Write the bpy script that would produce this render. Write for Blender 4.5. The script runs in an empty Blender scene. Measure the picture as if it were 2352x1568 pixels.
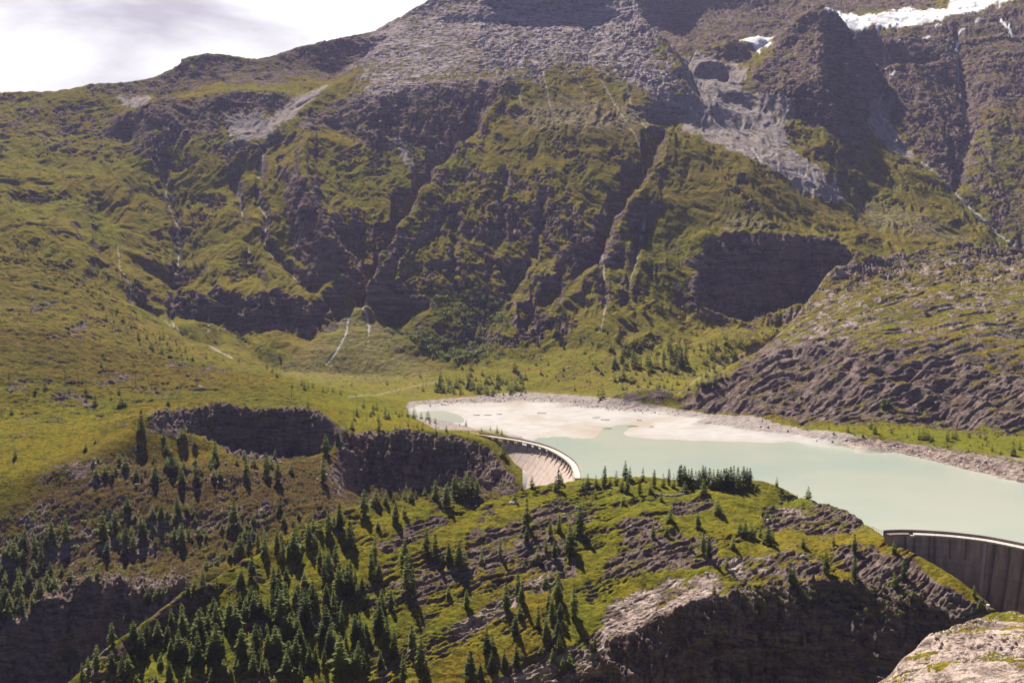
import bpy, math, random
import numpy as np
from mathutils import Vector, geometry

RES = 1.2            # mesh density of the terrain
sc = bpy.context.scene
COL = sc.collection

# ------------------------------------------------------------------ camera
CAMZ, FPX, CX, CY = 140.0, 2500.0, 1176.0, 784.0
PITCH = math.atan(144 / 2500)
cam_d = bpy.data.cameras.new("camera")
cam = bpy.data.objects.new("camera", cam_d)
COL.objects.link(cam)
cam.location = (0, 0, CAMZ)
cam.rotation_euler = (math.pi / 2 - PITCH, 0, 0)
cam_d.sensor_width = 36.0
cam_d.lens = 36.0 * FPX / 2352.0
cam_d.clip_start = 1.0
cam_d.clip_end = 20000.0
sc.camera = cam

# ------------------------------------------------------------------ sun, sky, exposure
SUN_EL, SUN_AZ = math.radians(46), math.radians(-19)      # azimuth from +Y, negative = left of the view
sun_d = bpy.data.lights.new("sun", 'SUN')
sun_d.energy = 5.0
sun_d.angle = math.radians(0.5)
sun_d.color = (1.0, 0.91, 0.77)
sun = bpy.data.objects.new("sun", sun_d)
COL.objects.link(sun)
sdir = Vector((math.sin(SUN_AZ) * math.cos(SUN_EL), math.cos(SUN_AZ) * math.cos(SUN_EL), math.sin(SUN_EL)))
sun.rotation_euler = (-sdir).to_track_quat('-Z', 'Y').to_euler()
sun.location = (0, 0, 1500)

world = bpy.data.worlds.new("World")
sc.world = world
world.use_nodes = True
wn, wl = world.node_tree.nodes, world.node_tree.links
wn.clear()
wout = wn.new("ShaderNodeOutputWorld")
sky = wn.new("ShaderNodeTexSky")
sky.sky_type = 'NISHITA'
sky.sun_disc = False
sky.sun_elevation = SUN_EL
sky.sun_rotation = SUN_AZ
sky.altitude = 2200
sky.air_density = 0.4; sky.dust_density = 0.1
sky_bg = wn.new("ShaderNodeBackground"); sky_bg.inputs[1].default_value = 0.05
wl.new(sky.outputs[0], sky_bg.inputs[0])
# cumulus cover: noise over the direction of view, bright around the sun
tc = wn.new("ShaderNodeTexCoord")
mp = wn.new("ShaderNodeMapping"); mp.inputs['Scale'].default_value = (3.0, 3.0, 8.0)
mp.inputs['Location'].default_value = (2.76, 2.23, 1.39)
wl.new(tc.outputs['Generated'], mp.inputs[0])
cn = wn.new("ShaderNodeTexNoise"); cn.inputs['Scale'].default_value = 1.0; cn.inputs['Detail'].default_value = 7
cn.inputs['Roughness'].default_value = 0.52; cn.inputs['Distortion'].default_value = 0.3
wl.new(mp.outputs[0], cn.inputs['Vector'])
cr = wn.new("ShaderNodeValToRGB")
cr.color_ramp.elements[0].position = 0.42; cr.color_ramp.elements[0].color = (1.0, 1.0, 1.0, 1)
cr.color_ramp.elements[1].position = 0.57; cr.color_ramp.elements[1].color = (0.50, 0.475, 0.535, 1)
wl.new(cn.outputs['Fac'], cr.inputs[0])
cloud_bg = wn.new("ShaderNodeBackground"); cloud_bg.inputs[1].default_value = 0.56
wl.new(cr.outputs[0], cloud_bg.inputs[0])
# clouds lie on the southern half (towards +Y)
sep = wn.new("ShaderNodeSeparateXYZ"); wl.new(tc.outputs['Generated'], sep.inputs[0])
mr = wn.new("ShaderNodeMapRange"); mr.inputs[1].default_value = 0.70; mr.inputs[2].default_value = 0.88
wl.new(sep.outputs[1], mr.inputs[0])
mixw = wn.new("ShaderNodeMixShader")
wl.new(mr.outputs[0], mixw.inputs[0]); wl.new(sky_bg.outputs[0], mixw.inputs[1]); wl.new(cloud_bg.outputs[0], mixw.inputs[2])
wl.new(mixw.outputs[0], wout.inputs[0])

sc.view_settings.view_transform = 'Standard'
sc.view_settings.look = 'None'
sc.view_settings.exposure = 1.15
sc.view_settings.gamma = 1.0
sc.cycles.max_bounces = 5
sc.cycles.diffuse_bounces = 1
sc.cycles.volume_bounces = 0
sc.cycles.use_adaptive_sampling = True

# ------------------------------------------------------------------ helpers
CP, SP = math.cos(PITCH), math.sin(PITCH)

def P(px, py, Y):
    dx, dy = (px - CX) / FPX, (CY - py) / FPX
    s = Y / (CP + dy * SP)
    return (dx * s, Y, CAMZ + s * (dy * CP - SP))

def Z(px, py, z):
    dx, dy = (px - CX) / FPX, (CY - py) / FPX
    s = (z - CAMZ) / (dy * CP - SP)
    return (dx * s, s * (CP + dy * SP), z)

def H(px, Y, z):
    return ((px - CX) / FPX * Y, Y, z)

def project(X, Y, Zz):
    d = Y * CP - (Zz - CAMZ) * SP
    v = (Zz - CAMZ) * CP + Y * SP
    return CX + FPX * X / d, CY - FPX * v / d

_rng = np.random.RandomState(11)
_ang = _rng.rand(256, 256).astype(np.float32) * 2 * np.pi
_GX, _GY = np.cos(_ang), np.sin(_ang)

def perlin(x, y, seed=0):
    x = np.asarray(x, np.float32) + seed * 17.31
    y = np.asarray(y, np.float32) + seed * 9.73
    xi = np.floor(x); yi = np.floor(y)
    fx = x - xi; fy = y - yi
    xi = xi.astype(np.int32) & 255; yi = yi.astype(np.int32) & 255
    x1 = (xi + 1) & 255; y1 = (yi + 1) & 255
    u = fx * fx * fx * (fx * (fx * 6 - 15) + 10)
    v = fy * fy * fy * (fy * (fy * 6 - 15) + 10)
    def g(a, b, dx, dy):
        return _GX[a, b] * dx + _GY[a, b] * dy
    n00 = g(xi, yi, fx, fy); n10 = g(x1, yi, fx - 1, fy)
    n01 = g(xi, y1, fx, fy - 1); n11 = g(x1, y1, fx - 1, fy - 1)
    a = n00 + u * (n10 - n00); b = n01 + u * (n11 - n01)
    return (a + v * (b - a)) * 1.5

def fbm(x, y, octv, seed=0, gain=0.5, lac=2.03):
    r = 0; a = 1.0; f = 1.0
    for i in range(octv):
        r = r + a * perlin(x * f, y * f, seed + i * 3)
        a *= gain; f *= lac
    return r

def ridged(x, y, octv, seed=0, gain=0.5, lac=2.03):
    r = 0; a = 1.0; f = 1.0
    for i in range(octv):
        r = r + a * (0.6 - 2 * np.abs(perlin(x * f, y * f, seed + i * 3)))
        a *= gain; f *= lac
    return r

def sstep(x, a, b):
    t = np.clip((x - a) / (b - a), 0, 1)
    return t * t * (3 - 2 * t)

def blur1(a, sig, axis):
    r = int(max(1, math.ceil(sig * 2.5)))
    k = np.exp(-0.5 * (np.arange(-r, r + 1) / sig) ** 2); k /= k.sum()
    pad = [(0, 0)] * a.ndim; pad[axis] = (r, r)
    b = np.pad(a, pad, mode='edge')
    out = np.zeros_like(a)
    n = a.shape[axis]
    for i, w in enumerate(k):
        sl = [slice(None)] * a.ndim; sl[axis] = slice(i, i + n)
        out += w * b[tuple(sl)]
    return out

def blur(a, sx, sy):
    return blur1(blur1(a, sx, 1), sy, 0)

# ------------------------------------------------------------------ terrain control lines
# traced ridges, gullies, shores and cliff edges: (column, row, distance) or heights
CTRL = []
def L(fn, *pts):
    """a line of control points, filled in every 25 m"""
    q = [fn(*p) for p in pts]
    for a, b in zip(q[:-1], q[1:]):
        d = math.dist(a[:2], b[:2]); n = max(1, int(d / 25))
        for i in range(n):
            t = i / n
            CTRL.append(tuple(a[k] + (b[k] - a[k]) * t for k in range(3)))
    CTRL.append(q[-1])
def S(fn, *pts):
    for p in pts: CTRL.append(fn(*p))

# --- ground below the frame and round the camera
for u in (-0.62, -0.3, 0, 0.3, 0.62):
    px = CX + u * FPX
    S(H, (px, 40, 122), (px, 120, 88), (px, 220, 30), (px, 310, -40), (px, 390, -85))
S(H, (-400, 470, -85), (2800, 430, -70))
# --- knoll: crest
crest = [(130,1568,440),(200,1510,452),(300,1430,470),(430,1340,500),(560,1270,530),(700,1190,565),(775,1167,580),(843,1145,592),(912,1138,600),
         (997,1126,610),(1083,1126,620),(1168,1121,630),(1219,1117,640),(1271,1107,650),(1336,1098,672),(1424,1098,672),(1527,1096,670),(1634,1106,655),
         (1730,1098,650),(1760,1102,645),(1795,1119,636),(1832,1136,628),(1856,1141,622),(1907,1148,614),(1942,1160,602),(1955,1181,590),(1983,1198,572),
         (2037,1222,540),(2095,1256,520),(2136,1282,508),(2184,1317,496),(2232,1357,486),(2270,1391,478),(2330,1445,468)]
L(P, *[(a_, b_ - (6 if 1400 < a_ < 1800 else 0), c_) for a_, b_, c_ in crest])
L(H, (-300,450,-85),(-60,455,-80),(40,470,-85))
L(H, (-300,520,-105),(0,530,-105),(130,535,-100),(300,545,-92),(430,560,-84),(560,592,-76),(700,625,-68),(843,640,-60),(997,665,-60),(1080,690,-55),(1160,720,-50))
L(H, (1168,668,-12),(1230,680,2),(1330,700,12),(1424,705,-8),(1527,705,-10),(1634,695,-10),(1760,680,-10),(1856,655,-10),(1955,620,-10))
# --- knoll: front
L(P, (250,1568,446),(330,1500,470),(450,1400,500),(600,1300,530),(720,1230,555))
L(P, (420,1568,450),(500,1500,470),(600,1400,500),(700,1320,525),(800,1240,555),(900,1180,585))
L(P, (650,1568,455),(700,1480,480),(800,1400,505),(900,1310,532),(1000,1230,562),(1100,1170,595))
L(P, (900,1568,458),(950,1480,482),(1000,1400,505),(1100,1310,534),(1200,1230,565),(1300,1160,605))
L(P, (1150,1568,462),(1180,1480,482),(1230,1400,505),(1330,1310,534),(1400,1230,568),(1450,1150,618))
L(P, (1280,1568,464),(1310,1480,482),(1350,1400,503),(1440,1310,533),(1560,1230,565),(1600,1150,610))
L(P, (1480,1270,548),(1600,1290,535),(1720,1260,545),(1720,1180,592),(1850,1200,580))
L(P, (1800,1290,530),(1900,1260,540),(2000,1260,533),(1990,1300,514),(2090,1330,500))
# cliff into the gorge: top edge and foot
L(P, (1350,1500,474),(1400,1470,478),(1460,1445,483),(1520,1415,488),(1570,1388,493),(1640,1364,499),(1672,1374,497),(1690,1346,506),(1801,1340,510),(1890,1332,510),(1950,1335,508),(2010,1340,500),(2080,1365,490),(2150,1395,481),(2200,1420,474))
L(P, (1385,1568,464),(1460,1560,468),(1560,1540,476),(1660,1530,483),(1760,1540,488),(1900,1530,490),(2050,1510,480),(2150,1480,471))
L(P, (1395,1392,508),(1500,1347,520),(1640,1319,526))
L(P, (1420,1430,491),(1510,1385,502),(1620,1345,511))
L(H, (1385,445,-75),(1660,458,-80),(1900,466,-80),(2100,465,-75),(2250,460,-70))
# --- right dam: foot and lake behind
L(H, (2110,541,-10),(2200,534,-28),(2300,526,-32),(2400,517,-34),(2700,490,-34))
L(H, (2050,575,-2),(2100,570,-8),(2350,548,-8),(2700,520,-8))
# --- left bank of the gorge
L(P, (-300,1568,600),(-300,1440,612),(-300,1300,656),(-300,1100,745),(-300,960,850))
L(P, (0,1568,600),(0,1500,605),(0,1440,612),(0,1400,626),(0,1300,656),(0,1200,690),(0,1100,722),(0,1000,792),(0,950,850))
L(P, (200,1568,596),(200,1450,606),(200,1352,617),(200,1325,640),(200,1250,673),(200,1150,706),(200,1060,745),(200,980,812),(200,920,890))
L(P, (400,1425,604),(400,1345,617),(400,1318,640),(400,1250,671),(400,1150,706),(400,1080,742),(400,1062,772))
L(P, (600,1270,662),(600,1230,678),(600,1150,710),(600,1085,750),(600,1062,790))
L(P, (740,1190,688),(740,1150,708),(750,1090,755),(770,1060,785),(790,1030,815))
L(P, (330,950,800),(400,945,812),(500,930,832),(600,938,838),(700,940,838),(755,950,838))
L(P, (330,968,792),(400,980,800),(470,1003,812),(520,1030,798),(560,1045,824),(610,1055,800),(650,1056,824),(700,1050,804),(750,1035,822))
L(P, (330,920,872),(450,905,900),(600,908,905),(740,930,905),(800,962,890))
L(P, (770,990,850),(820,1003,850),(900,990,852),(950,985,852),(1050,1000,855),(1110,1014,852),(1140,1036,838),(1160,1068,818))
L(P, (800,1070,815),(840,1090,822),(950,1108,822),(1060,1110,818),(1130,1112,805),(1180,1112,795))
L(P, (850,960,935),(900,962,930),(1000,980,905),(1060,985,900),(1115,999,885),(1150,1010,868))
L(H, (820,780,-30),(950,780,-40),(1080,770,-45),(1180,760,-40))
# --- plateau and the big left hill
L(P, (-300,900,890),(-300,800,1060),(-300,650,1320),(-300,500,1560),(-300,350,1850),(-300,225,2150))
L(P, (0,900,900),(0,850,980),(0,800,1070),(0,700,1232),(0,600,1372),(0,520,1480),(0,450,1620),(0,350,1850),(0,228,2150))
L(P, (150,890,930),(150,850,1010),(150,800,1090),(150,700,1270),(150,620,1395),(160,560,1500),(140,500,1620))
L(P, (300,890,960),(300,850,1060),(300,800,1160),(290,740,1285),(280,700,1360))
L(P, (450,890,960),(450,855,1080),(450,825,1175),(430,792,1310))
L(P, (560,870,1070),(560,842,1230))
L(P, (620,858,1150),(700,893,1040),(780,926,990),(850,946,955),(930,962,930))
L(P, (219,520,1650),(244,582,1565),(273,609,1532),(301,647,1492),(304,684,1452),(325,701,1432),(396,739,1400),(424,770,1372),(472,790,1350),(533,821,1332),(600,842,1322))
# --- lake shores, sand, meadow
L(Z, (960,940,1.0),(1000,938,0.0),(1060,958,0.0),(1070,975,0))
S(Z, (1010,960,-3), (960,960,-2))
L(Z, (1160,1000,0),(1230,1006,0),(1300,1011,0),(1370,1002,0),(1385,985,0.0),(1390,993,0),(1440,1003,0),(1520,1010,0),(1640,1014,0),(1760,1017,0),(1840,1011,0),(1875,1020,0),(1950,1025,0),(2020,1028,0),(2110,1050,0),(2230,1080,0),(2352,1108,0),(2600,1170,0))
S(Z, (1100,960,1.2),(1180,985,0.9),(1250,950,1.4),(1200,930,1.8),(1330,950,1.4),(1400,965,1.1),(1480,965,1.1),(1540,985,1.0),(1650,985,1.1),(1740,1000,1.0),(1300,980,0.7),(1050,930,1.8),(1600,965,2.0),(1780,998,1.5))
L(Z, (950,930,3.5),(1080,918,4.5),(1200,911,4.5),(1330,918,4.5),(1430,940,3),(1500,950,2.5),(1545,948,2.5),(1570,948,4),(1700,962,4.5),(1800,985,4),(1870,1003,4),(1960,1010,5),(2100,1020,7),(2200,1035,8),(2352,1062,9),(2600,1120,10))
L(H, (1260,800,-9),(1400,800,-9),(1600,760,-9),(1800,720,-9),(2000,680,-9),(2200,620,-9),(2500,580,-9))
L(H, (1250,880,-5),(1450,880,-5),(1700,870,-5),(1900,840,-6),(2200,720,-8))
L(P, (640,862,1345),(720,870,1350),(900,890,1330),(1100,895,1315),(1250,895,1310),(1340,905,1270))
L(P, (650,850,1400),(800,860,1410),(900,866,1400),(1000,866,1395),(1150,850,1400))
# --- fan under the couloir
L(P, (828,692,1585),(790,740,1520),(740,800,1450),(690,840,1410))
L(P, (828,692,1585),(840,760,1500),(850,830,1425))
L(P, (828,692,1585),(880,740,1525),(930,800,1460))
# --- lower left: talus and cliff band
L(P, (430,792,1380),(550,800,1425),(650,802,1440),(750,790,1465))
L(P, (340,708,1470),(420,700,1520),(480,738,1500),(560,758,1490),(640,745,1510),(700,768,1495),(790,752,1515))
L(P, (330,672,1512),(400,655,1560),(500,668,1552),(570,680,1540),(620,660,1575),(700,690,1550),(780,712,1552),(815,690,1575))
L(P, (300,600,1590),(400,600,1650),(500,600,1655),(600,600,1650),(680,650,1595))
L(P, (260,500,1720),(350,500,1760),(450,500,1775),(550,490,1780),(600,500,1765))
L(P, (150,430,1740),(250,410,1840),(350,400,1890),(450,400,1900),(530,390,1915))
L(P, (60,300,1980),(180,300,2030),(300,310,2030))
# stream gullies
L(P, (375,392,1915),(405,480,1810),(410,560,1710),(400,640,1620))
L(P, (535,405,1910),(555,470,1810),(572,560,1700),(575,620,1640))
L(P, (605,340,1985),(600,380,1925),(560,420,1870),(600,490,1785),(610,540,1725),(660,600,1670),(715,655,1610))
# --- cirque on the left
L(P, (345,262,2060),(350,240,2100),(450,228,2140),(550,212,2170),(620,215,2170),(690,215,2210))
L(P, (340,275,2030),(400,325,1985),(450,312,2010),(520,292,2050),(600,252,2110),(640,228,2160))
L(P, (600,300,2040),(650,262,2110),(700,215,2230),(750,192,2330))
L(P, (600,192,2290),(700,176,2390),(780,170,2480))
L(P, (-300,205,2160),(0,226,2165),(80,222,2190),(180,215,2230),(210,203,2260),(300,195,2300),(350,185,2335),(400,162,2375),(430,142,2400),(470,135,2420),(520,135,2440),(555,146,2440),(600,140,2460),(680,118,2530),(780,95,2610),(850,86,2650),(880,70,2670),(920,52,2680))
L(P, (210,218,2215),(300,225,2215),(400,215,2250),(480,190,2300),(555,180,2330))
L(H, (-300,2350,380),(0,2350,380),(300,2480,420),(600,2640,450),(850,2850,500))
# --- main massif, skyline and left arete
L(P, (920,52,2690),(960,28,2700),(1000,7,2710),(1040,-10,2730),(1120,-30,2760),(1300,-45,2790),(1440,-30,2790))
L(H, (1000,2900,560),(1200,3000,620))
L(P, (930,62,2590),(870,112,2440),(800,176,2290),(740,216,2190),(680,262,2100),(620,310,2010),(592,335,1970))
L(P, (800,200,2230),(720,320,1985),(690,380,1880),(700,440,1790),(725,500,1715),(755,570,1648),(785,640,1598),(802,690,1568))
L(P, (800,400,1900),(845,490,1790),(832,580,1695))
L(P, (640,420,1850),(655,500,1765),(698,590,1672))
L(P, (760,292,2065),(850,336,1995),(905,332,2005),(960,332,2005),(1030,330,2000),(1098,278,2075))
L(P, (800,245,2130),(900,200,2170),(1000,192,2180),(1100,192,2180),(1170,193,2180))
L(P, (860,305,2030),(800,240,2135))
L(P, (900,385,1935),(860,420,1880),(900,450,1840))
L(P, (1095,287,2065),(1040,332,1998),(985,392,1925),(955,432,1868),(905,512,1765),(865,590,1675),(835,650,1612),(824,690,1582))
L(P, (1172,196,2165),(1112,272,2045),(1062,332,1950),(1012,402,1848),(955,482,1745),(900,562,1655),(856,640,1580),(842,682,1548))
L(P, (1000,100,2440),(1150,100,2420),(1300,100,2420),(1430,100,2430))
L(P, (1010,46,2600),(1150,48,2590),(1300,50,2590),(1400,45,2600))
L(P, (1020,34,2606),(1150,36,2596),(1300,38,2596),(1400,33,2606))
L(P, (1200,150,2300),(1350,150,2295),(1480,150,2300))
L(P, (1230,200,2185),(1350,200,2190),(1480,200,2190),(1540,220,2170))
L(P, (1150,320,1965),(1250,300,2000),(1350,290,2015),(1450,280,2030))
L(P, (1110,400,1845),(1100,500,1735),(1050,600,1635),(1000,700,1555),(985,780,1485))
L(P, (1250,400,1860),(1240,500,1750),(1200,600,1655),(1150,700,1572),(1100,780,1500))
L(P, (930,815,1455),(1000,825,1448),(1080,828,1440),(1150,822,1445),(1200,820,1440))
L(P, (1515,310,1985),(1478,375,1905),(1432,440,1825),(1402,490,1765),(1372,560,1692),(1285,640,1602),(1225,700,1548),(1178,770,1488),(1160,822,1440))
L(P, (1330,380,1890),(1330,450,1810),(1320,520,1730),(1270,590,1665))
L(P, (1545,310,1990),(1510,390,1855),(1465,470,1755),(1420,530,1700),(1385,600,1630),(1320,670,1565),(1250,750,1492))
L(P, (1380,575,1690),(1385,630,1600),(1392,690,1535))
L(P, (1472,512,1735),(1465,560,1685),(1450,640,1595),(1420,690,1545))
L(P, (1430,600,1640),(1440,680,1565))
L(P, (1540,480,1745),(1500,560,1680),(1490,640,1610),(1480,690,1560))
# right bench and cliff band
L(P, (1600,400,1870),(1600,470,1770),(1590,540,1690))
L(P, (1720,380,1920),(1720,450,1810),(1700,520,1720))
L(P, (1850,400,1985),(1880,460,1900),(1850,520,1770))
L(P, (1980,480,1965),(2050,540,1870),(2120,575,1810),(2000,570,1740))
L(P, (1930,370,2090),(1990,400,2085),(2060,430,2045),(2120,470,1995),(2180,510,1945),(2250,560,1885),(2330,600,1830))
L(P, (1900,340,2110),(1980,350,2150),(2040,365,2150),(2090,390,2110))
L(P, (1610,560,1668),(1640,550,1672),(1720,552,1680),(1800,556,1685),(1900,565,1690),(1970,585,1695))
L(P, (1600,690,1570),(1640,716,1582),(1680,724,1545),(1725,728,1598),(1790,716,1560),(1832,700,1622),(1888,658,1602),(1925,640,1655),(1960,615,1668))
L(P, (1560,700,1570),(1620,740,1535),(1720,745,1530),(1800,745,1535))
L(P, (1480,740,1500),(1560,770,1470),(1640,790,1420),(1740,775,1445),(1830,740,1500),(1880,690,1580),(1950,640,1650))
L(P, (1300,800,1435),(1400,800,1420),(1500,810,1400),(1600,820,1370))
L(P, (1300,860,1350),(1400,860,1330),(1500,860,1300),(1580,870,1265))
L(P, (1412,899,1165),(1440,888,1165),(1480,882,1162),(1520,882,1158),(1548,908,1148))
L(P, (1420,925,1150),(1460,932,1146),(1500,936,1144),(1540,936,1143))
L(Z, (1370,926,4.5),(1410,934,4),(1450,941,3.5),(1500,947,3),(1545,946,3.2))
# --- right hill (dome)
L(P, (1552,905,1180),(1600,880,1215),(1680,838,1265),(1750,798,1310),(1800,755,1365),(1840,715,1400),(1900,655,1450),(1950,628,1480),(2000,610,1500),(2080,600,1530),(2130,582,1560),(2200,566,1590),(2300,572,1590),(2352,580,1580),(2700,600,1560))
L(H, (1700,1330,30),(1800,1430,40),(1900,1540,90),(2000,1600,120),(2130,1680,140),(2250,1720,150),(2400,1740,130),(2700,1720,130))
L(P, (1640,870,1180),(1720,830,1220),(1800,780,1290),(1870,760,1290),(2000,760,1210),(2130,790,1150),(2250,810,1120),(2352,820,1100),(2700,850,1080))
L(P, (1900,700,1370),(2000,680,1340),(2100,680,1320),(2250,680,1300),(2352,690,1280),(2700,720,1250))
L(P, (2050,640,1430),(2200,620,1460),(2352,640,1400))
L(P, (1700,860,1160),(1760,800,1200),(1850,800,1180),(1950,815,1140),(2050,830,1110))
L(P, (1580,935,1140),(1650,938,1106),(1750,950,1066),(1850,966,1010),(1950,975,985),(2050,970,985),(2150,962,1010),(2250,975,975),(2352,985,955),(2700,1010,930))
L(Z, (1640,962,5.5),(1700,972,5.5),(1850,990,7),(2000,998,8.5),(2150,1008,9.5),(2352,1032,11))
# --- scree basin, horn, back wall
L(P, (1450,0,2700),(1462,30,2620),(1490,80,2500),(1540,130,2380),(1570,172,2280),(1578,208,2210),(1560,238,2160))
L(H, (1450,2860,640),(1540,2640,560),(1600,2420,470))
L(P, (1590,215,2270),(1600,180,2380),(1580,140,2560),(1600,125,2650))
L(P, (1660,140,2560),(1700,175,2400),(1720,225,2300),(1760,290,2180),(1830,350,2060),(1900,420,1980))
L(P, (1580,280,2120),(1650,290,2120),(1700,330,2040),(1780,370,1990))
L(P, (1590,150,2590),(1630,125,2610),(1690,93,2640),(1715,110,2630),(1730,125,2620))
L(P, (1640,150,2540),(1700,152,2520),(1725,150,2530))
L(H, (1650,2720,600),(1720,2740,600))
L(P, (1710,118,2760),(1740,88,2860),(1780,90,2860))
L(P, (1710,205,2310),(1735,175,2370),(1770,130,2470),(1800,92,2530),(1845,48,2600),(1890,30,2640),(1925,52,2620),(1962,120,2560),(2000,182,2470),(2012,214,2410))
L(P, (1880,60,2570),(1880,120,2420),(1880,190,2290),(1905,250,2220),(1950,300,2185),(1975,322,2185))
L(P, (1725,212,2285),(1800,216,2275),(1825,235,2255),(1860,275,2215),(1900,290,2195))
L(P, (1990,225,2370),(1985,270,2300),(2000,310,2240))
L(H, (1800,2700,600),(1890,2780,640),(1960,2750,600))
L(P, (1470,85,3050),(1540,130,2850),(1650,105,2900),(1800,80,2980))
L(P, (1450,20,3250),(1600,30,3250),(1800,20,3250))
L(P, (1440,-60,3400),(1650,-40,3400),(1850,-12,3400),(2000,-5,3350),(2160,0,3300))
L(P, (1895,42,2980),(2000,34,3000),(2100,30,3030),(2170,16,3080))
L(P, (1900,60,2880),(1960,78,2800),(2050,62,2850),(2150,42,2900),(2250,28,2950),(2330,-5,3000))
L(P, (2185,10,3150),(2250,-15,3250),(2330,-30,3250))
# right slabs and stream gully
L(P, (1965,88,2760),(2050,72,2810),(2150,52,2860),(2250,38,2900),(2352,-5,2960),(2700,-60,2950))
L(P, (2010,150,2600),(2030,225,2440),(2020,260,2370),(2050,305,2300),(2090,350,2220),(2150,400,2130),(2220,455,2050),(2290,520,1970),(2352,575,1900))
L(P, (2100,150,2580),(2110,220,2440),(2120,290,2310),(2150,350,2215))
L(P, (2165,150,2600),(2200,60,2830))
L(P, (2197,90,2760),(2215,200,2530),(2228,300,2330),(2200,380,2180),(2195,420,2110))
L(P, (2260,150,2590),(2300,250,2370),(2260,350,2200),(2260,430,2080))
L(P, (2352,100,2700),(2352,200,2470),(2352,350,2200),(2352,480,2000))
L(P, (2700,100,2700),(2700,350,2200),(2700,560,1850))
L(P, (-300,100,3600),)
for u in (-0.65, -0.3, 0, 0.3, 0.65):
    S(H, (CX + u * FPX, 3600, 700 if u > 0 else 400))

# ------------------------------------------------------------------ base height on a fan-shaped grid
def rows(segs):
    out = []
    for a, b, st in segs:
        st = st / RES
        n = max(2, int(round((b - a) / st)))
        out += list(np.linspace(a, b, n, endpoint=False))
    out.append(segs[-1][1])
    return np.array(out)
GY = rows([(40, 400, 8), (400, 464, 0.75), (464, 512, 0.36), (512, 600, 0.7), (600, 640, 0.5), (640, 790, 1.05), (790, 860, 0.6), (860, 1080, 1.05), (1080, 1480, 1.6), (1480, 1700, 1.35), (1700, 2750, 2.1), (2750, 3500, 6)])
NU = int(1330 * RES)
GU = np.linspace(-0.6, 0.6, NU)
U2, Y2 = np.meshgrid(GU, GY)
X2 = U2 * Y2

def tin(ctrl, GU, GY):
    pts = np.array(ctrl, float)
    keep = {}
    for p in pts:
        keep[(round(p[0] / 4), round(p[1] / 4))] = p
    pts = np.array(list(keep.values()))
    v, e, f, ov, oe, of = geometry.delaunay_2d_cdt([Vector(p[:2]) for p in pts], [], [], 0, 1e-4)
    zs = np.array([pts[o[0]][2] if o else 0 for o in ov]); xy = np.array([(a.x, a.y) for a in v])
    out = np.full((len(GY), len(GU)), np.nan, np.float32)
    for t in f:
        a, b, c = (xy[i] for i in t)
        za, zb, zc = zs[t[0]], zs[t[1]], zs[t[2]]
        y0, y1 = min(a[1], b[1], c[1]), max(a[1], b[1], c[1])
        i0, i1 = np.searchsorted(GY, y0), np.searchsorted(GY, y1, 'right')
        us = [q[0] / q[1] for q in (a, b, c)]
        j0, j1 = np.searchsorted(GU, min(us)), np.searchsorted(GU, max(us), 'right')
        if i1 <= i0 or j1 <= j0: continue
        yy = GY[i0:i1, None]; xx = GU[None, j0:j1] * yy
        den = (b[1]-c[1])*(a[0]-c[0]) + (c[0]-b[0])*(a[1]-c[1])
        if abs(den) < 1e-9: continue
        w0 = ((b[1]-c[1])*(xx-c[0]) + (c[0]-b[0])*(yy-c[1])) / den
        w1 = ((c[1]-a[1])*(xx-c[0]) + (a[0]-c[0])*(yy-c[1])) / den
        w2 = 1 - w0 - w1
        m = (w0 >= -1e-6) & (w1 >= -1e-6) & (w2 >= -1e-6)
        blk = out[i0:i1, j0:j1]
        zz = w0*za + w1*zb + w2*zc
        blk[m] = zz[m]
    # fill what lies outside the hull
    for j in range(out.shape[1]):
        c = out[:, j]; ok = ~np.isnan(c)
        if ok.any(): out[:, j] = np.interp(np.arange(len(c)), np.where(ok)[0], c[ok])
    return out

B = tin(CTRL, GU, GY)
B = blur(B, 4.5 * RES, 5 * RES)
px2, py2 = project(X2, Y2, B)

# ------------------------------------------------------------------ traced cover masks
MW, MH = 1176, 784
def poly_mask(polys, soft=3.0):
    m = np.zeros((MH + 40, MW + 40), np.float32)
    for poly in polys:
        q = np.array(poly, float) / 2 + 20
        x0, x1 = int(max(0, q[:, 0].min())), int(min(m.shape[1] - 1, q[:, 0].max())) + 1
        y0, y1 = int(max(0, q[:, 1].min())), int(min(m.shape[0] - 1, q[:, 1].max())) + 1
        yy, xx = np.mgrid[y0:y1, x0:x1] + 0.5
        ins = np.zeros(yy.shape, bool)
        n = len(q)
        for i in range(n):
            (xa, ya), (xb, yb) = q[i], q[(i + 1) % n]
            if ya == yb: continue
            c = ((ya > yy) != (yb > yy)) & (xx < (xb - xa) * (yy - ya) / (yb - ya) + xa)
            ins ^= c
        m[y0:y1, x0:x1] = np.maximum(m[y0:y1, x0:x1], ins)
    if soft > 0: m = blur(m, soft, soft)
    return m

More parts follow.
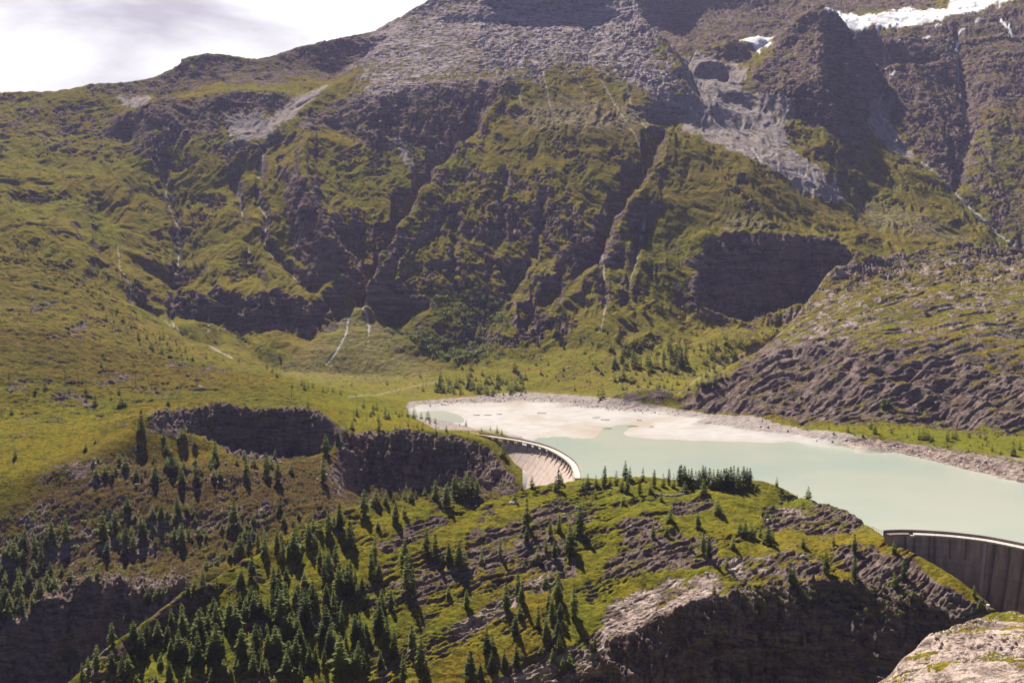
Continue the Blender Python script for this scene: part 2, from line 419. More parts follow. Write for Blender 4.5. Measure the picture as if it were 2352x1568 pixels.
def line_mask(lines, soft=0.6):
    m = np.zeros((MH + 40, MW + 40), np.float32)
    for w, pts in lines:
        q = np.array(pts, float) / 2 + 20
        w = w / 2
        for (xa, ya), (xb, yb) in zip(q[:-1], q[1:]):
            x0, x1 = int(max(0, min(xa, xb) - w - 3)), int(min(m.shape[1], max(xa, xb) + w + 4))
            y0, y1 = int(max(0, min(ya, yb) - w - 3)), int(min(m.shape[0], max(ya, yb) + w + 4))
            if x1 <= x0 or y1 <= y0: continue
            yy, xx = np.mgrid[y0:y1, x0:x1] + 0.5
            dx, dy = xb - xa, yb - ya
            t = np.clip(((xx - xa) * dx + (yy - ya) * dy) / (dx * dx + dy * dy + 1e-9), 0, 1)
            d = np.hypot(xx - xa - t * dx, yy - ya - t * dy)
            m[y0:y1, x0:x1] = np.maximum(m[y0:y1, x0:x1], np.clip((w / 2 + soft - d) / (2 * soft), 0, 1))
    return m

def sample(m, px, py, Y=None, rng=None):
    x = np.clip(px / 2 + 19.5, 0, m.shape[1] - 1.01); y = np.clip(py / 2 + 19.5, 0, m.shape[0] - 1.01)
    xi = x.astype(int); yi = y.astype(int); fx = x - xi; fy = y - yi
    r = (m[yi, xi] * (1 - fx) + m[yi, xi + 1] * fx) * (1 - fy) + (m[yi + 1, xi] * (1 - fx) + m[yi + 1, xi + 1] * fx) * fy
    if rng is not None: r = r * ((Y > rng[0]) & (Y < rng[1]))
    return r.astype(np.float32)


FAR = (1150, 4000)
_jx = 9 * fbm(px2 / 34, py2 / 30, 4, 301, 0.6); _jy = 7 * fbm(px2 / 34, py2 / 30, 4, 305, 0.6)
def M(polys, soft=3.0, rng=None): return sample(poly_mask(polys, min(soft, 6) * 0.6 if soft < 8 else soft), px2 + _jx, py2 + _jy, Y2, rng)
def M0(polys, soft=3.0, rng=None): return sample(poly_mask(polys, soft), px2, py2, Y2, rng)
def LM(lines, soft=0.6, rng=None): return sample(line_mask(lines, soft), px2, py2, Y2, rng)

# bare rock: upper massif, ridge cliffs, cirque walls, horn, slabs, back wall
m_massif = M([[(880,60),(1000,-20),(1450,-20),(1500,90),(1585,200),(1560,262),(1480,240),(1420,185),(1300,165),(1180,190),(1100,180),(950,205),(800,240),(820,165)]], 12, FAR)
m_cliff = M([
    [(180,215),(300,192),(400,160),(470,132),(560,142),(680,115),(780,92),(880,68),(940,60),(860,130),(780,185),(700,178),(620,200),(500,192),(420,212),(300,228)],
    [(335,262),(350,238),(450,226),(550,208),(640,215),(690,212),(640,245),(590,262),(520,292),(450,315),(400,328),(355,290)],
    [(770,230),(900,195),(1100,185),(1175,195),(1110,275),(1035,332),(960,335),(905,334),(850,338),(760,295),(700,330),(690,280)],
    [(1470,-20),(2180,-20),(2150,18),(1990,32),(1900,40),(1850,50),(1800,90),(1700,90),(1640,110),(1550,130),(1500,90)],
    [(1590,130),(1640,118),(1695,90),(1728,118),(1725,150),(1650,155)],
    [(1705,210),(1740,160),(1800,90),(1850,45),(1892,28),(1935,55),(1970,130),(2015,215),(1985,240),(1990,330),(1940,320),(1860,285),(1800,230)],
    [(1965,88),(2150,50),(2400,-10),(2400,220),(2250,260),(2220,330),(2205,420),(2150,400),(2060,300),(2030,215)],
    ], 4, FAR)
m_upl = M([[(2205,290),(2400,190),(2400,575),(2310,545),(2200,430)],[(-50,235),(80,232),(220,228),(340,262),(420,335),(300,350),(100,340),(-50,320)],[(420,330),(560,300),(700,320),(620,360),(480,350)]], 10, FAR)
m_cliff2 = M([[(1405,905),(1440,886),(1520,880),(1552,905),(1548,946),(1500,946),(1440,940)],
    [(325,672),(400,672),(470,660),(560,690),(640,670),(700,690),(800,712),(812,735),(780,752),(700,768),(640,760),(570,745),(480,745),(430,712)],
    [(1605,600),(1640,552),(1720,548),(1820,552),(1900,562),(1985,592),(1960,625),(1880,650),(1830,700),(1740,745),(1640,735),(1590,700)],
    [(1405,900),(1450,885),(1520,885),(1548,915),(1540,946),(1440,945)],
    ], 4, FAR)
m_crag = M([[(690,350),(760,390),(830,480),(880,520),(830,620),(815,690),(740,620),(690,500)],[(1040,330),(1130,300),(1260,420),(1400,470),(1330,600),(1230,700),(1160,810),(930,820),(860,690),(900,560)],
            [(1180,700),(1380,560),(1450,560),(1440,690),(1400,700),(1300,720),(1230,770)]], 14, FAR)
m_dome = M([[(1550,910),(1680,838),(1800,755),(1900,655),(2000,608),(2130,578),(2400,560),(2400,1000),(2200,985),(2000,980),(1850,975),(1700,950),(1560,945)]], 5, (900, 1640))
m_domelow = M([[(1555,915),(1690,850),(1790,775),(1900,770),(2000,800),(2150,790),(2250,840),(2400,830),(2400,975),(2250,978),(2100,965),(1950,975),(1850,965),(1700,945),(1560,940)]], 8, (900, 1320))
m_gorge = M([[(-50,1210),(60,1150),(150,1060),(250,1040),(420,1055),(600,1060),(760,1040),(820,1000),(1000,1000),(1150,1040),(1190,1115),(840,1150),(700,1190),(430,1340),(150,1568),(-50,1568)]], 10, (540, 860))
m_gcliff = M([[(330,950),(410,942),(500,928),(610,938),(700,938),(757,950),(740,1000),(700,1050),(600,1062),(540,1045),(480,1008),(400,985)],
              [(790,1000),(900,985),(1060,1005),(1140,1040),(1185,1112),(1000,1118),(850,1105),(780,1060)],
              [(-50,1440),(60,1420),(140,1350),(300,1330),(440,1330),(420,1420),(130,1600),(-50,1600)]], 4, (540, 870))
m_kcliff = M([[(1365,1490),(1400,1468),(1500,1425),(1570,1385),(1640,1362),(1665,1372),(1680,1350),(1801,1342),(1890,1335),(2010,1345),(2100,1372),(2200,1420),(2200,1620),(1340,1620)]], 3, (430, 540))
m_kslab = M([[(900,1330),(1000,1290),(1040,1320),(960,1380)],[(560,1440),(700,1400),(760,1440),(640,1480)],[(1375,1430),(1400,1390),(1500,1350),(1560,1330),(1640,1322),(1660,1345),(1640,1362),(1540,1395),(1450,1445),(1390,1470)],
             [(1010,1460),(1100,1400),(1200,1330),(1330,1290),(1300,1340),(1160,1400),(1060,1470)],
             [(870,1260),(960,1200),(1030,1170),(1035,1195),(960,1235),(890,1270)],
             [(1080,1200),(1130,1170),(1150,1180),(1110,1215),(1080,1225)],
             [(1200,1190),(1280,1150),(1360,1170),(1340,1200),(1250,1210)],
             [(1080,1230),(1200,1190),(1300,1240),(1280,1300),(1150,1300),(1030,1330)],
             [(1420,1250),(1560,1220),(1640,1240),(1640,1290),(1560,1310),(1460,1310),(1380,1330)],
             [(1540,1150),(1620,1140),(1640,1170),(1560,1190)],
             [(1760,1160),(1850,1165),(1920,1150),(1960,1180),(1985,1200),(1960,1220),(1860,1225),(1770,1215),(1750,1180)],
             [(1640,1290),(1760,1270),(1800,1300),(1700,1320)],[(1900,1250),(2000,1250),(2090,1290),(2200,1370),(2230,1400),(2130,1390),(2000,1330),(1920,1300)],[(1780,1260),(1880,1280),(1900,1320),(1800,1320)],[(1420,1190),(1500,1180),(1520,1230),(1440,1250)],
             [(1150,1550),(1280,1500),(1400,1450),(1380,1520),(1250,1568),(1140,1590)]], 4, (430, 660))
m_hrock = M([[(20,1080),(120,1040),(260,1050),(200,1090),(60,1110)],[(120,905),(160,895),(200,910),(220,930),(150,930)],[(160,745),(200,738),(210,755),(170,762)],[(340,900),(400,890),(420,905),(360,915)],[(0,985),(60,975),(150,990),(140,1010),(30,1015)],[(200,865),(300,858),(330,872),(220,880)],[(440,845),(520,842),(530,856),(450,860)],[(60,700),(130,690),(140,706),(70,714)],[(15,880),(60,875),(70,905),(20,905)],
             [(40,955),(120,950),(150,975),(60,985)],[(160,935),(240,925),(230,950)],[(240,960),(300,965),(280,1000),(250,990)],
             [(380,828),(420,825),(440,838),(400,845)],[(260,400),(300,390),(310,420)],[(150,770),(200,765),(190,780)]], 2, (700, 1500))
rock_bias = (0.52 * m_upl + 0.8 * m_massif + 0.75 * m_cliff + 0.6 * m_cliff2 + 0.26 * m_crag + 0.64 * m_dome + 0.25 * m_domelow + 0.34 * m_gorge
             + 0.42 * m_gcliff + 0.9 * m_kcliff + 0.75 * m_kslab + 0.5 * m_hrock)
rock_bias = np.clip(rock_bias, 0, 1)

# scree, gravel chutes
m_scree = M([
    [(1560,140),(1600,125),(1660,150),(1720,155),(1705,210),(1790,215),(1830,240),(1800,300),(1830,350),(1900,400),(1880,430),(1790,370),(1700,320),(1620,285),(1560,245),(1585,205)],
    [(1560,240),(1600,260),(1720,300),(1840,370),(1950,445),(1900,460),(1780,405),(1650,335),(1570,295)],
    [(2005,225),(2040,215),(2050,300),(2120,370),(2060,350),(1990,300)],
    [(640,245),(700,215),(760,188),(745,215),(690,262),(630,310),(590,340),(600,290)],
    [(515,262),(560,255),(610,250),(600,300),(580,330),(540,330)],
    [(270,215),(340,225),(360,240),(330,260),(280,240)],
    ], 6, FAR)
m_chute = LM([(22,[(905,308),(925,345),(955,385)]),(12,[(1040,290),(1050,325)]),(14,[(1090,285),(1040,332),(985,385)]),(10,[(985,385),(965,400)]),
              (7,[(855,310),(860,335)]),(10,[(520,260),(530,310),(535,350)]),(8,[(550,255),(560,330)]),(10,[(1790,300),(1810,345),(1880,395),(1910,420)]),
              (10,[(1700,235),(1760,290),(1790,310)])], 3, FAR)
m_fan = M([[(810,692),(845,700),(895,745),(975,828),(1000,872),(690,868),(625,850),(715,792),(775,742)]], 8, FAR)
# melt-water streams
m_stream = LM([(w_ * 0.62, p_) for w_, p_ in [
    (4,[(375,392),(383,410),(378,440),(405,490),(412,530),(408,580),(400,610)]),(3,[(390,700),(400,740)]),
    (4,[(535,405),(550,440),(557,480)]),(3,[(570,560),(575,600)]),
    (6,[(605,340),(600,375),(592,395)]),(4,[(592,460),(612,490),(606,545),(640,590),(680,630),(715,655)]),(2.5,[(700,520),(680,560),(670,600)]),
    (4,[(300,640),(303,686)]),(3,[(325,701),(396,739),(424,770),(472,790),(533,821)]),(2.5,[(270,560),(275,610),(300,647)]),(2.5,[(480,700),(478,760)]),
    (7,[(815,684),(840,715),(847,745),(845,790)]),(7,[(800,725),(795,765),(770,810),(750,835)]),
    (3,[(1385,575),(1390,690)]),(12,[(1480,500),(1473,530)]),(3,[(1470,540),(1462,600),(1440,660)]),(3,[(1392,700),(1380,760)]),
    (2.5,[(1185,200),(1200,250),(1210,270)]),(2.5,[(1245,160),(1265,250)]),(2.5,[(1315,165),(1345,215)]),(2.5,[(1375,180),(1420,250),(1460,310),(1480,370)]),(2.5,[(1440,200),(1450,250),(1490,300)]),
    (3,[(2020,80),(2030,110),(2035,160),(2050,172),(2030,200),(2015,240),(2030,270),(2048,290)]),
    (6,[(2115,372),(2180,420),(2240,480),(2300,530),(2352,570)]),(3,[(2197,90),(2200,180),(2215,230),(2228,300),(2200,380)]),
    (3,[(1730,350),(1745,375),(1780,400)]),(8,[(1830,395),(1870,420)]),
    ]], 0.6, FAR)
m_snow = np.maximum(M([
    [(1893,42),(1935,36),(2000,40),(2080,22),(2170,26),(2186,5),(2200,-30),(2420,-30),(2330,0),(2240,32),(2150,50),(2050,66),(2000,72),(1950,80),(1925,62)],
    [(1700,98),(1720,88),(1745,82),(1780,90),(1760,108),(1742,124),(1725,108)]], 1.0, FAR),
    LM([(5,[(2035,55),(2012,68),(2020,80)]),(4,[(2045,172),(2055,166)]),(5,[(2150,62),(2160,58)]),(4,[(2120,85),(2135,80)]),(4,[(2060,98),(2075,95)]),(6,[(2195,110),(2200,92)]),
        (6,[(2300,45),(2315,62)]),(5,[(2318,55),(2322,72)]),(3,[(2200,70),(2215,66)]),(3,[(2240,50),(2255,46)]),(4,[(2090,125),(2100,122)]),(3,[(1960,105),(1970,102)])], 0.6, FAR))
# footpaths and tracks
m_path = LM([(2,[(800,910),(850,908),(900,900),(960,885),(1010,875)]),(3,[(1560,905),(1600,870),(1650,840),(1700,810),(1745,788)]),
             (2.5,[(1080,992),(1110,998)])], 0.7, (880, 1700))
m_path2 = LM([(5,[(1983,1200),(2010,1210),(2040,1222)])], 1.0, (480, 640))
m_path = np.maximum(m_path, m_path2)
# lush green, dry ochre
m_green = M([[(950,470),(1060,330),(1110,290),(1060,400),(960,520),(880,640),(840,680),(860,620)],
             [(1470,520),(1600,470),(1640,560),(1560,640),(1480,700),(1420,710)],
             [(700,860),(1250,860),(1300,900),(900,920),(700,890)],[(1700,965),(1850,990),(2000,1000),(2352,1010),(2352,1060),(2100,1020),(1880,1000)],
             [(430,540),(600,540),(700,660),(500,670),(400,650)],[(1330,1340),(1420,1320),(1390,1400),(1340,1480),(1280,1500),(1300,1400)]], 14)
m_dry = np.maximum(M([[(-50,560),(150,600),(350,760),(560,850),(800,930),(600,930),(300,900),(-50,920)],[(1500,380),(1800,380),(2100,540),(1700,540),(1480,480)],
             [(1200,200),(1500,240),(1600,330),(1500,400),(1150,300)]], 25), 0.6 * m_gorge)
m_bushland = M([[(980,690),(1060,660),(1160,700),(1190,760),(1100,830),(1000,830),(930,770),(880,740),(890,700)]], 8, FAR)
m_meadow = M([[(640,850),(1260,850),(1330,900),(1250,915),(940,930),(700,880)]], 5, FAR)
m_plain = np.maximum(m_meadow, m_fan)

# ------------------------------------------------------------------ relief detail
def terrace(t, a=0.62):
    f = np.floor(t); r = t - f
    return f + sstep(r, a, 1.0) * 0.9 + 0.1 * r - t

far = sstep(Y2, 1280, 1500) * (1 - m_plain)
lake_zone = M0([[(930,925),(1200,900),(1420,915),(1550,940),(1720,955),(1860,985),(2020,1005),(2200,1030),(2400,1060),(2700,1130),(2400,1300),(2000,1190),(1900,1130),(1700,1090),(1300,1090),(1150,990),(1000,985),(940,950)]], 3, (700, 1330))
lake_zone = np.maximum(lake_zone, (B < -1.5) & (Y2 > 560) & (px2 > 1200) & (py2 < 1240))
land = 1 - lake_zone
smooth_hill = M([[(-400,520),(150,560),(350,760),(620,850),(800,925),(740,935),(420,930),(330,945),(-400,960)]], 14, (800, 1500))

# sharpen the traced spurs and gullies
HF = B - blur(B, 26 * RES, 26 * RES)
D = 1.05 * HF * far * (1 - 0.6 * sstep(px2, 1450, 1600) * (py2 < 330))
gul = [(0,[(1098,285),(1040,330),(985,390),(955,430),(905,510),(865,590),(835,650),(822,692)]),
       (0,[(1520,300),(1478,375),(1432,440),(1402,490),(1372,560),(1285,640),(1225,700),(1195,745)])]
gul2 = [(0,[(605,340),(600,380),(592,455),(612,490),(606,545),(660,600),(715,655),(800,720)]),(0,[(535,405),(555,470),(572,560),(600,640),(650,720)]),
        (0,[(375,392),(405,490),(412,560),(400,650),(390,740)]),(0,[(219,520),(244,582),(273,609),(301,647),(304,684),(396,739)]),
        (0,[(1380,560),(1390,690)]),(0,[(1480,500),(1465,570),(1445,650),(1430,690)]),
        (0,[(1160,400),(1150,520),(1120,640)]),(0,[(1050,480),(1040,620)]),(0,[(1250,440),(1230,560),(1170,680)]),
        (0,[(855,300),(800,220),(780,200)]),(0,[(910,310),(880,240)]),(0,[(1030,330),(1010,260),(1000,200)]),
        (0,[(2197,60),(2215,200),(2230,300),(2195,425)]),(0,[(2020,80),(2035,200),(2020,260)]),(0,[(1700,420),(1780,470),(1860,520)])]
rdg = [(0,[(1172,196),(1112,272),(1062,332),(1012,402),(955,482),(900,562),(856,640),(842,690)]),
       (0,[(1000,10),(930,62),(870,112),(800,176),(740,216),(680,262),(620,310)]),
       (0,[(1545,310),(1510,390),(1465,470),(1420,530),(1385,590),(1330,660),(1260,740)]),
       (0,[(1462,40),(1490,80),(1540,130),(1570,172),(1580,208)]),
       (0,[(1890,30),(1845,48),(1800,92),(1770,130),(1735,175)]),(0,[(1890,30),(1880,120),(1885,190),(1905,250),(1960,300)]),(0,[(1890,30),(1925,52),(1962,120),(2000,182)]),
       (0,[(720,320),(690,380),(700,440),(725,500),(755,570),(792,655)])]
ml = line_mask(gul, 22); ml2 = line_mask(gul2, 8); mr_ = line_mask(rdg, 16)
D += far * (-44 * sample(ml, px2, py2) - 15 * sample(ml2, px2, py2) + 12 * sample(mr_, px2, py2))
wx = X2 + 30 * fbm(X2 / 120, Y2 / 120, 3, 31)
wy = Y2 + 30 * fbm(X2 / 120, Y2 / 120, 3, 37)
D += far * 5 * fbm(X2 / 190, Y2 / 260, 3, 1)
D += far * 4 * ridged(wx / 75, wy / 210, 4, 5) * (1 - 0.5 * m_massif)
D += far * 2.6 * ridged(wx / 24, wy / 80, 4, 8)
soft = np.clip(1 - 0.9 * m_scree - m_snow - m_plain, 0, 1)
n1 = fbm(wx / 100, wy / 110, 4, 41, 0.6)
n2 = fbm(wx / 40, wy / 46, 4, 43, 0.6)
n3 = fbm(X2 / 26, Y2 / 30, 4, 44, 0.6)
k1 = sstep(n1 + 0.55 * (rock_bias - 0.25), 0.12, 0.6) * far * soft * sstep(n3, -0.5, 0.4)
D += 15 * k1 * terrace((B + D + 0.10 * X2 + 24 * fbm(X2 / 60, Y2 / 60, 5, 45, 0.6)) / 15)
k2 = sstep(n2 + 0.6 * (rock_bias - 0.2), 0.08, 0.5) * far * soft * sstep(n3, -0.3, 0.5)
D += 7 * k2 * terrace((B + D + 0.06 * X2 + 12 * fbm(X2 / 24, Y2 / 24, 5, 47, 0.62)) / 7)
D += far * soft * (0.35 + 0.65 * np.clip(rock_bias * 2, 0, 1)) * 1.5 * fbm(X2 / 13, Y2 / 13, 4, 48, 0.6)
skyl = sstep(py2, 190, 260)
D = np.where((px2 < 1100) & (py2 < 260), D * (0.4 + 0.6 * skyl), D)
# bedded upper massif: long thin ledges
D += 3.2 * m_massif * terrace((B + D + 0.02 * X2 + 6 * fbm(X2 / 90, Y2 / 40, 5, 49, 0.62)) / 5.5, 0.5) * sstep(fbm(X2 / 70, Y2 / 30, 3, 50), -0.4, 0.3)
# right hill: ice-polished slabs dipping to the left
st = B - 0.30 * X2 + 0.12 * Y2
da_ = 0.93 * X2 + 0.37 * Y2; db_ = -0.37 * X2 + 0.93 * Y2
D += m_dome * (4.5 * fbm(da_ / 110, db_ / 60, 4, 51) + 4.5 * terrace((st + 11 * fbm(da_ / 120, db_ / 36, 5, 53, 0.6)) / 12, 0.62) * sstep(fbm(da_ / 70, db_ / 25, 3, 54), -0.4, 0.4)
               + 1.6 * terrace((st + 5 * fbm(da_ / 46, db_ / 14, 5, 55, 0.6)) / 4, 0.5) * sstep(fbm(da_ / 30, db_ / 12, 3, 59), -0.4, 0.3) + 0.5 * fbm(X2 / 9, Y2 / 9, 4, 56, 0.6))
D += m_domelow * (8 * ridged(wx / 110 + 0.4 * B / 60, wy / 110, 3, 57, 0.5) + 5 * terrace((st + 10 * fbm(da_ / 100, db_ / 34, 5, 58, 0.6)) / 11, 0.6))
# near ground: knoll and gorge
near = sstep(Y2, 380, 430) * (1 - sstep(Y2, 880, 1000)) * land
knoll = near * (1 - sstep(Y2, 680, 720)) * sstep(B, -60, -40)
sa_ = 0.80 * X2 + 0.60 * Y2; sb_ = -0.60 * X2 + 0.80 * Y2          # along and across the strike of the beds
sk = 0.42 * sb_ + 0.3 * B
nk = fbm(sa_ / 60, sb_ / 24, 5, 61, 0.6)
kk = sstep(nk + 1.0 * m_kslab, -0.05, 0.45)
kb = sstep(fbm(sa_ / 22, sb_ / 8, 4, 62, 0.6), -0.5, 0.35)
D += knoll * (1.8 * fbm(X2 / 35, Y2 / 35, 3, 63) + 3.6 * kk * kb * terrace((sk + 4 * fbm(sa_ / 55, sb_ / 20, 5, 65, 0.6)) / 5, 0.66)
              + 1.5 * kk * terrace((sk + 1.6 * fbm(sa_ / 22, sb_ / 8, 5, 67, 0.6)) / 1.9, 0.6) + 0.4 * fbm(X2 / 5, Y2 / 5, 3, 69)
              + 0.35 * kk * fbm(sa_ / 4, sb_ / 1.6, 3, 70))
gorge = near * m_gorge
D += gorge * (3.0 * fbm(X2 / 40, Y2 / 40, 3, 71) + 3.2 * kb * terrace((B - 0.1 * X2 + 8 * fbm(X2 / 22, Y2 / 22, 5, 73, 0.62)) / 6) * sstep(nk, -0.3, 0.4)
              + 1.2 * terrace((B - 0.1 * X2 + 3.5 * fbm(X2 / 9, Y2 / 9, 5, 75, 0.6)) / 2.4) + 0.9 * fbm(X2 / 5, Y2 / 5, 4, 77, 0.6))
m_slab = M0([[(1370,1440),(1395,1390),(1500,1345),(1560,1325),(1645,1314),(1668,1345),(1645,1366),(1570,1388),(1520,1414),(1460,1444),(1400,1470)]], 4, (470, 545))
wall = np.clip(m_gcliff + m_kcliff, 0, 1) * (1 - m_slab)
D = D * (1 - 0.65 * m_slab * knoll)
D += m_slab * 0.9 * terrace((0.25 * sb_ + 0.5 * B + 1.2 * fbm(sa_ / 20, sb_ / 7, 4, 160, 0.6)) / 0.9, 0.6)
D += wall * (3.2 * ridged(X2 / 9, Y2 / 30, 4, 79) + 1.5 * ridged(X2 / 3.5, Y2 / 8, 3, 81))
# left hill: gentle hummocks with a few outcrops
hk = sstep(fbm(X2 / 60, Y2 / 40, 4, 83) + 1.4 * m_hrock, 0.05, 0.5)
D += smooth_hill * (1.8 * fbm(X2 / 70, Y2 / 45, 4, 85) + 6.0 * hk * sstep(fbm(X2 / 22, Y2 / 30, 3, 88), -0.4, 0.3) * terrace((B + 0.05 * X2 + 5 * fbm(X2 / 30, Y2 / 25, 5, 87, 0.6)) / 5.0) + 1.7 * fbm(X2 / 24, Y2 / 16, 4, 90, 0.6) + 0.9 * fbm(X2 / 10, Y2 / 8, 3, 89))
rest = land * (1 - np.clip(far + near + smooth_hill + m_dome, 0, 1))
D += rest * (1.2 * fbm(X2 / 50, Y2 / 50, 4, 91))
# scree and rubble: fine roughness
D += m_fan * 0.9 * fbm(X2 / 9, Y2 / 9, 3, 93)
D += m_scree * (1.5 * fbm(X2 / 18, Y2 / 60, 4, 95))
# stream beds are cut in
D -= 1.6 * m_stream
# sand flats: braided channels, shallow
sand_n = fbm(X2 / 30, Y2 / 60, 4, 97)
m_chan = LM([(14, [(1195,925),(1175,945),(1240,962),(1300,978),(1350,990),(1420,998)]), (10, [(1240,962),(1330,975),(1400,985)]), (20, [(1395,992),(1440,975),(1500,968)]), (8, [(1500,968),(1545,958),(1565,950)]),
             (5, [(1000,935),(1080,930),(1180,925)])], 5, (900, 1330))
D -= 0.75 * lake_zone * m_chan * sstep(px2, 1350, 1430)
D += lake_zone * (0.16 * sand_n) * sstep(B, -1.0, 0.5) * (1 - sstep(B, 2.2, 3.0))
shore = lake_zone * sstep(B, 2.4, 3.6)
D += shore * (1.0 * fbm(X2 / 8, Y2 / 8, 4, 99))
m_shore = M0([[(1900,1022),(1960,1006),(2040,1010),(2120,1022),(2250,1042),(2400,1070),(2400,1140),(2230,1090),(2110,1058),(2020,1034)]], 4, (700, 1000))
D += m_shore * (1.6 * terrace((B + 0.35 * X2 + 0.2 * Y2 + 3 * fbm(X2 / 14, Y2 / 14, 4, 171, 0.6)) / 2.6) + 0.6 * fbm(X2 / 6, Y2 / 6, 3, 172))
HT = (B + D).astype(np.float32)

# steep faces: buttresses, cracks and overhangs pushed along the surface normal
XT, YT = X2.astype(np.float32).copy(), Y2.astype(np.float32).copy()
def normals(Hh):
    dY = np.gradient(Hh, axis=0) / np.gradient(GY)[:, None]; dU = np.gradient(Hh, axis=1) / (GU[1] - GU[0])
    gx = dU / Y2; gy = dY - U2 / Y2 * dU
    n_ = 1 / np.sqrt(1 + gx * gx + gy * gy)
    return -gx * n_, -gy * n_, n_
nx_, ny_, nz_ = normals(blur(HT, 4 * RES, 4 * RES))
sl = sstep(1 - nz_, 0.10, 0.32)
scale_far = np.where(Y2 > 1150, 2.2, 1.0)
c1 = (X2 + 0.35 * Y2) / scale_far; c2 = (HT + 0.25 * Y2) / scale_far
amp = (1 - 0.85 * m_slab) * np.clip(m_kcliff + m_gcliff + 0.9 * m_cliff2 + 0.6 * m_cliff + 0.35 * m_domelow + 0.45 * m_crag + 0.35 * m_kslab + 0.3 * m_gorge + 0.25 * far + 0.25 * m_massif, 0, 1)
wob = 6 * fbm(c1 / 22, c2 / 22, 3, 201)
dn = (3.4 * ridged((c1 + wob) / 17, (c2 + wob) / 34, 4, 203, 0.55) + 1.6 * ridged((c1 + 0.4 * c2) / 6, c2 / 9, 4, 207, 0.6)
      + 1.5 * terrace((c2 + 0.55 * c1 + 9 * fbm(c1 / 20, c2 / 14, 5, 209, 0.62)) / 7.5, 0.5) * sstep(fbm(c1 / 15, c2 / 15, 3, 211), -0.3, 0.4))
dn = dn * amp * sl * np.where(Y2 > 1150, 1.7, 0.85) * land
XT += (nx_ * dn).astype(np.float32); YT += (ny_ * dn).astype(np.float32); HT = (HT + nz_ * dn).astype(np.float32)
HT0 = HT

# slope of the finished ground
dY = np.gradient(HT, axis=0) / np.gradient(GY)[:, None]
dU = np.gradient(HT, axis=1) / (GU[1] - GU[0])
gx = dU / Y2; gy = dY - U2 / Y2 * dU
nz = 1 / np.sqrt(1 + gx * gx + gy * gy)
fine = fbm(X2 / 14, Y2 / 14, 5, 101, 0.6)
steep = sstep(1 - nz + 0.06 * fine, 0.30, 0.46)
_e = 1 - nz + 0.05 * fine - 0.13 * m_gorge * (1 - m_gcliff)
steep = np.where(Y2 < 1300, sstep(_e, 0.15, 0.32), steep)
stb = blur(steep, 2.0 * RES, 2.5 * RES)
steep = np.maximum(steep, sstep(stb + 0.12 * fine, 0.22, 0.5))
m_brown = M([[(1880,420),(2000,430),(2120,470),(2250,530),(2352,590),(2250,590),(2100,560),(1980,520)],[(1600,500),(1700,470),(1850,520),(1980,560),(1800,550),(1640,548)],[(1100,250),(1300,200),(1540,230),(1560,300),(1400,330),(1200,330)]], 10, FAR)
rock = np.clip(steep * (0.55 + 0.45 * sstep(rock_bias, 0, 0.3)) + rock_bias * (0.75 + 0.5 * fine), 0, 1)
# ledges of the bare massif keep turf where they lie flat
flat = sstep(nz, 0.86, 0.94)
rock = rock * (1 - 0.35 * flat * (1 - m_massif) * (1 - m_cliff))
rock = np.maximum(rock, m_slab * sstep(0.75 + fbm(sa_ / 14, sb_ / 5, 4, 161, 0.6), 0.2, 0.7))
rock = np.where((lake_zone > 0.5), m_shore, rock)
sand = lake_zone * (1 - sstep(HT + 0.5 * fbm(X2 / 20, Y2 / 20, 3, 103), 2.8, 3.8))
sand = sand * (1 - m_shore)
gravel = np.clip(lake_zone * (1 - sand) * (1 - m_shore), 0, 1)
scree = np.clip(m_scree * sstep(0.9 + 0.5 * fine, 0.3, 0.9) * (1 - 0.12 * steep) + 0.42 * m_brown + 0.26 * m_fan + m_chute * sstep(fine, -0.5, 0.2) + gravel, 0, 1)
green = np.clip(0.5 + 0.45 * fbm(X2 / 160, Y2 / 160, 4, 105) + 0.5 * m_green - 0.18 * m_dry + 0.12, 0, 1)
boulder_n = 0 * m_fan
stream = np.clip(m_stream * sstep(0.75 + 0.6 * fbm(X2 / 12, Y2 / 12, 3, 109), 0.35, 0.7) + 0.0 * boulder_n, 0, 1)
wet = np.clip(m_chan * sstep(0.7 + 0.7 * sand_n, 0.2, 0.9) + 0.35 * lake_zone * sstep(0.5 - np.abs(HT - 0.1), 0.0, 0.5), 0, 1)
m_lit_pale = M([[(1375,1430),(1400,1388),(1500,1345),(1560,1325),(1645,1316),(1665,1345),(1640,1366),(1540,1398),(1450,1448),(1390,1475)],
            [(1010,1460),(1100,1400),(1160,1360),(1300,1300),(1250,1360),(1160,1400),(1060,1470)],
            [(1640,1290),(1760,1265),(1800,1290),(1700,1320)],[(1750,1165),(1850,1165),(1900,1175),(1850,1190)],
            [(1150,1560),(1280,1500),(1400,1450),(1380,1520),(1250,1568)]], 6, (430, 660))
m_lit_pale = np.maximum(m_lit_pale, 0.75 * M([[(1900,650),(2130,600),(2400,590),(2400,780),(2200,780),(2050,760),(1850,790),(1750,800)],[(1950,1030),(2120,1035),(2400,1090),(2400,1120),(2150,1070)]], 10, (700, 1640)))
m_lit_pale = np.maximum(m_lit_pale, 0.3 * M([[(100,1190),(420,1230),(500,1270),(420,1310),(80,1290)]], 20, (560, 800)))
m_lit_pale = np.maximum(np.maximum(m_lit_pale, m_slab), 0.75 * m_shore)
pale = np.clip(m_lit_pale * sstep(0.6 + 0.7 * fine, 0.2, 0.7), 0, 1)  # pale slab rock, with the sunlight on lit slabs put into the tone
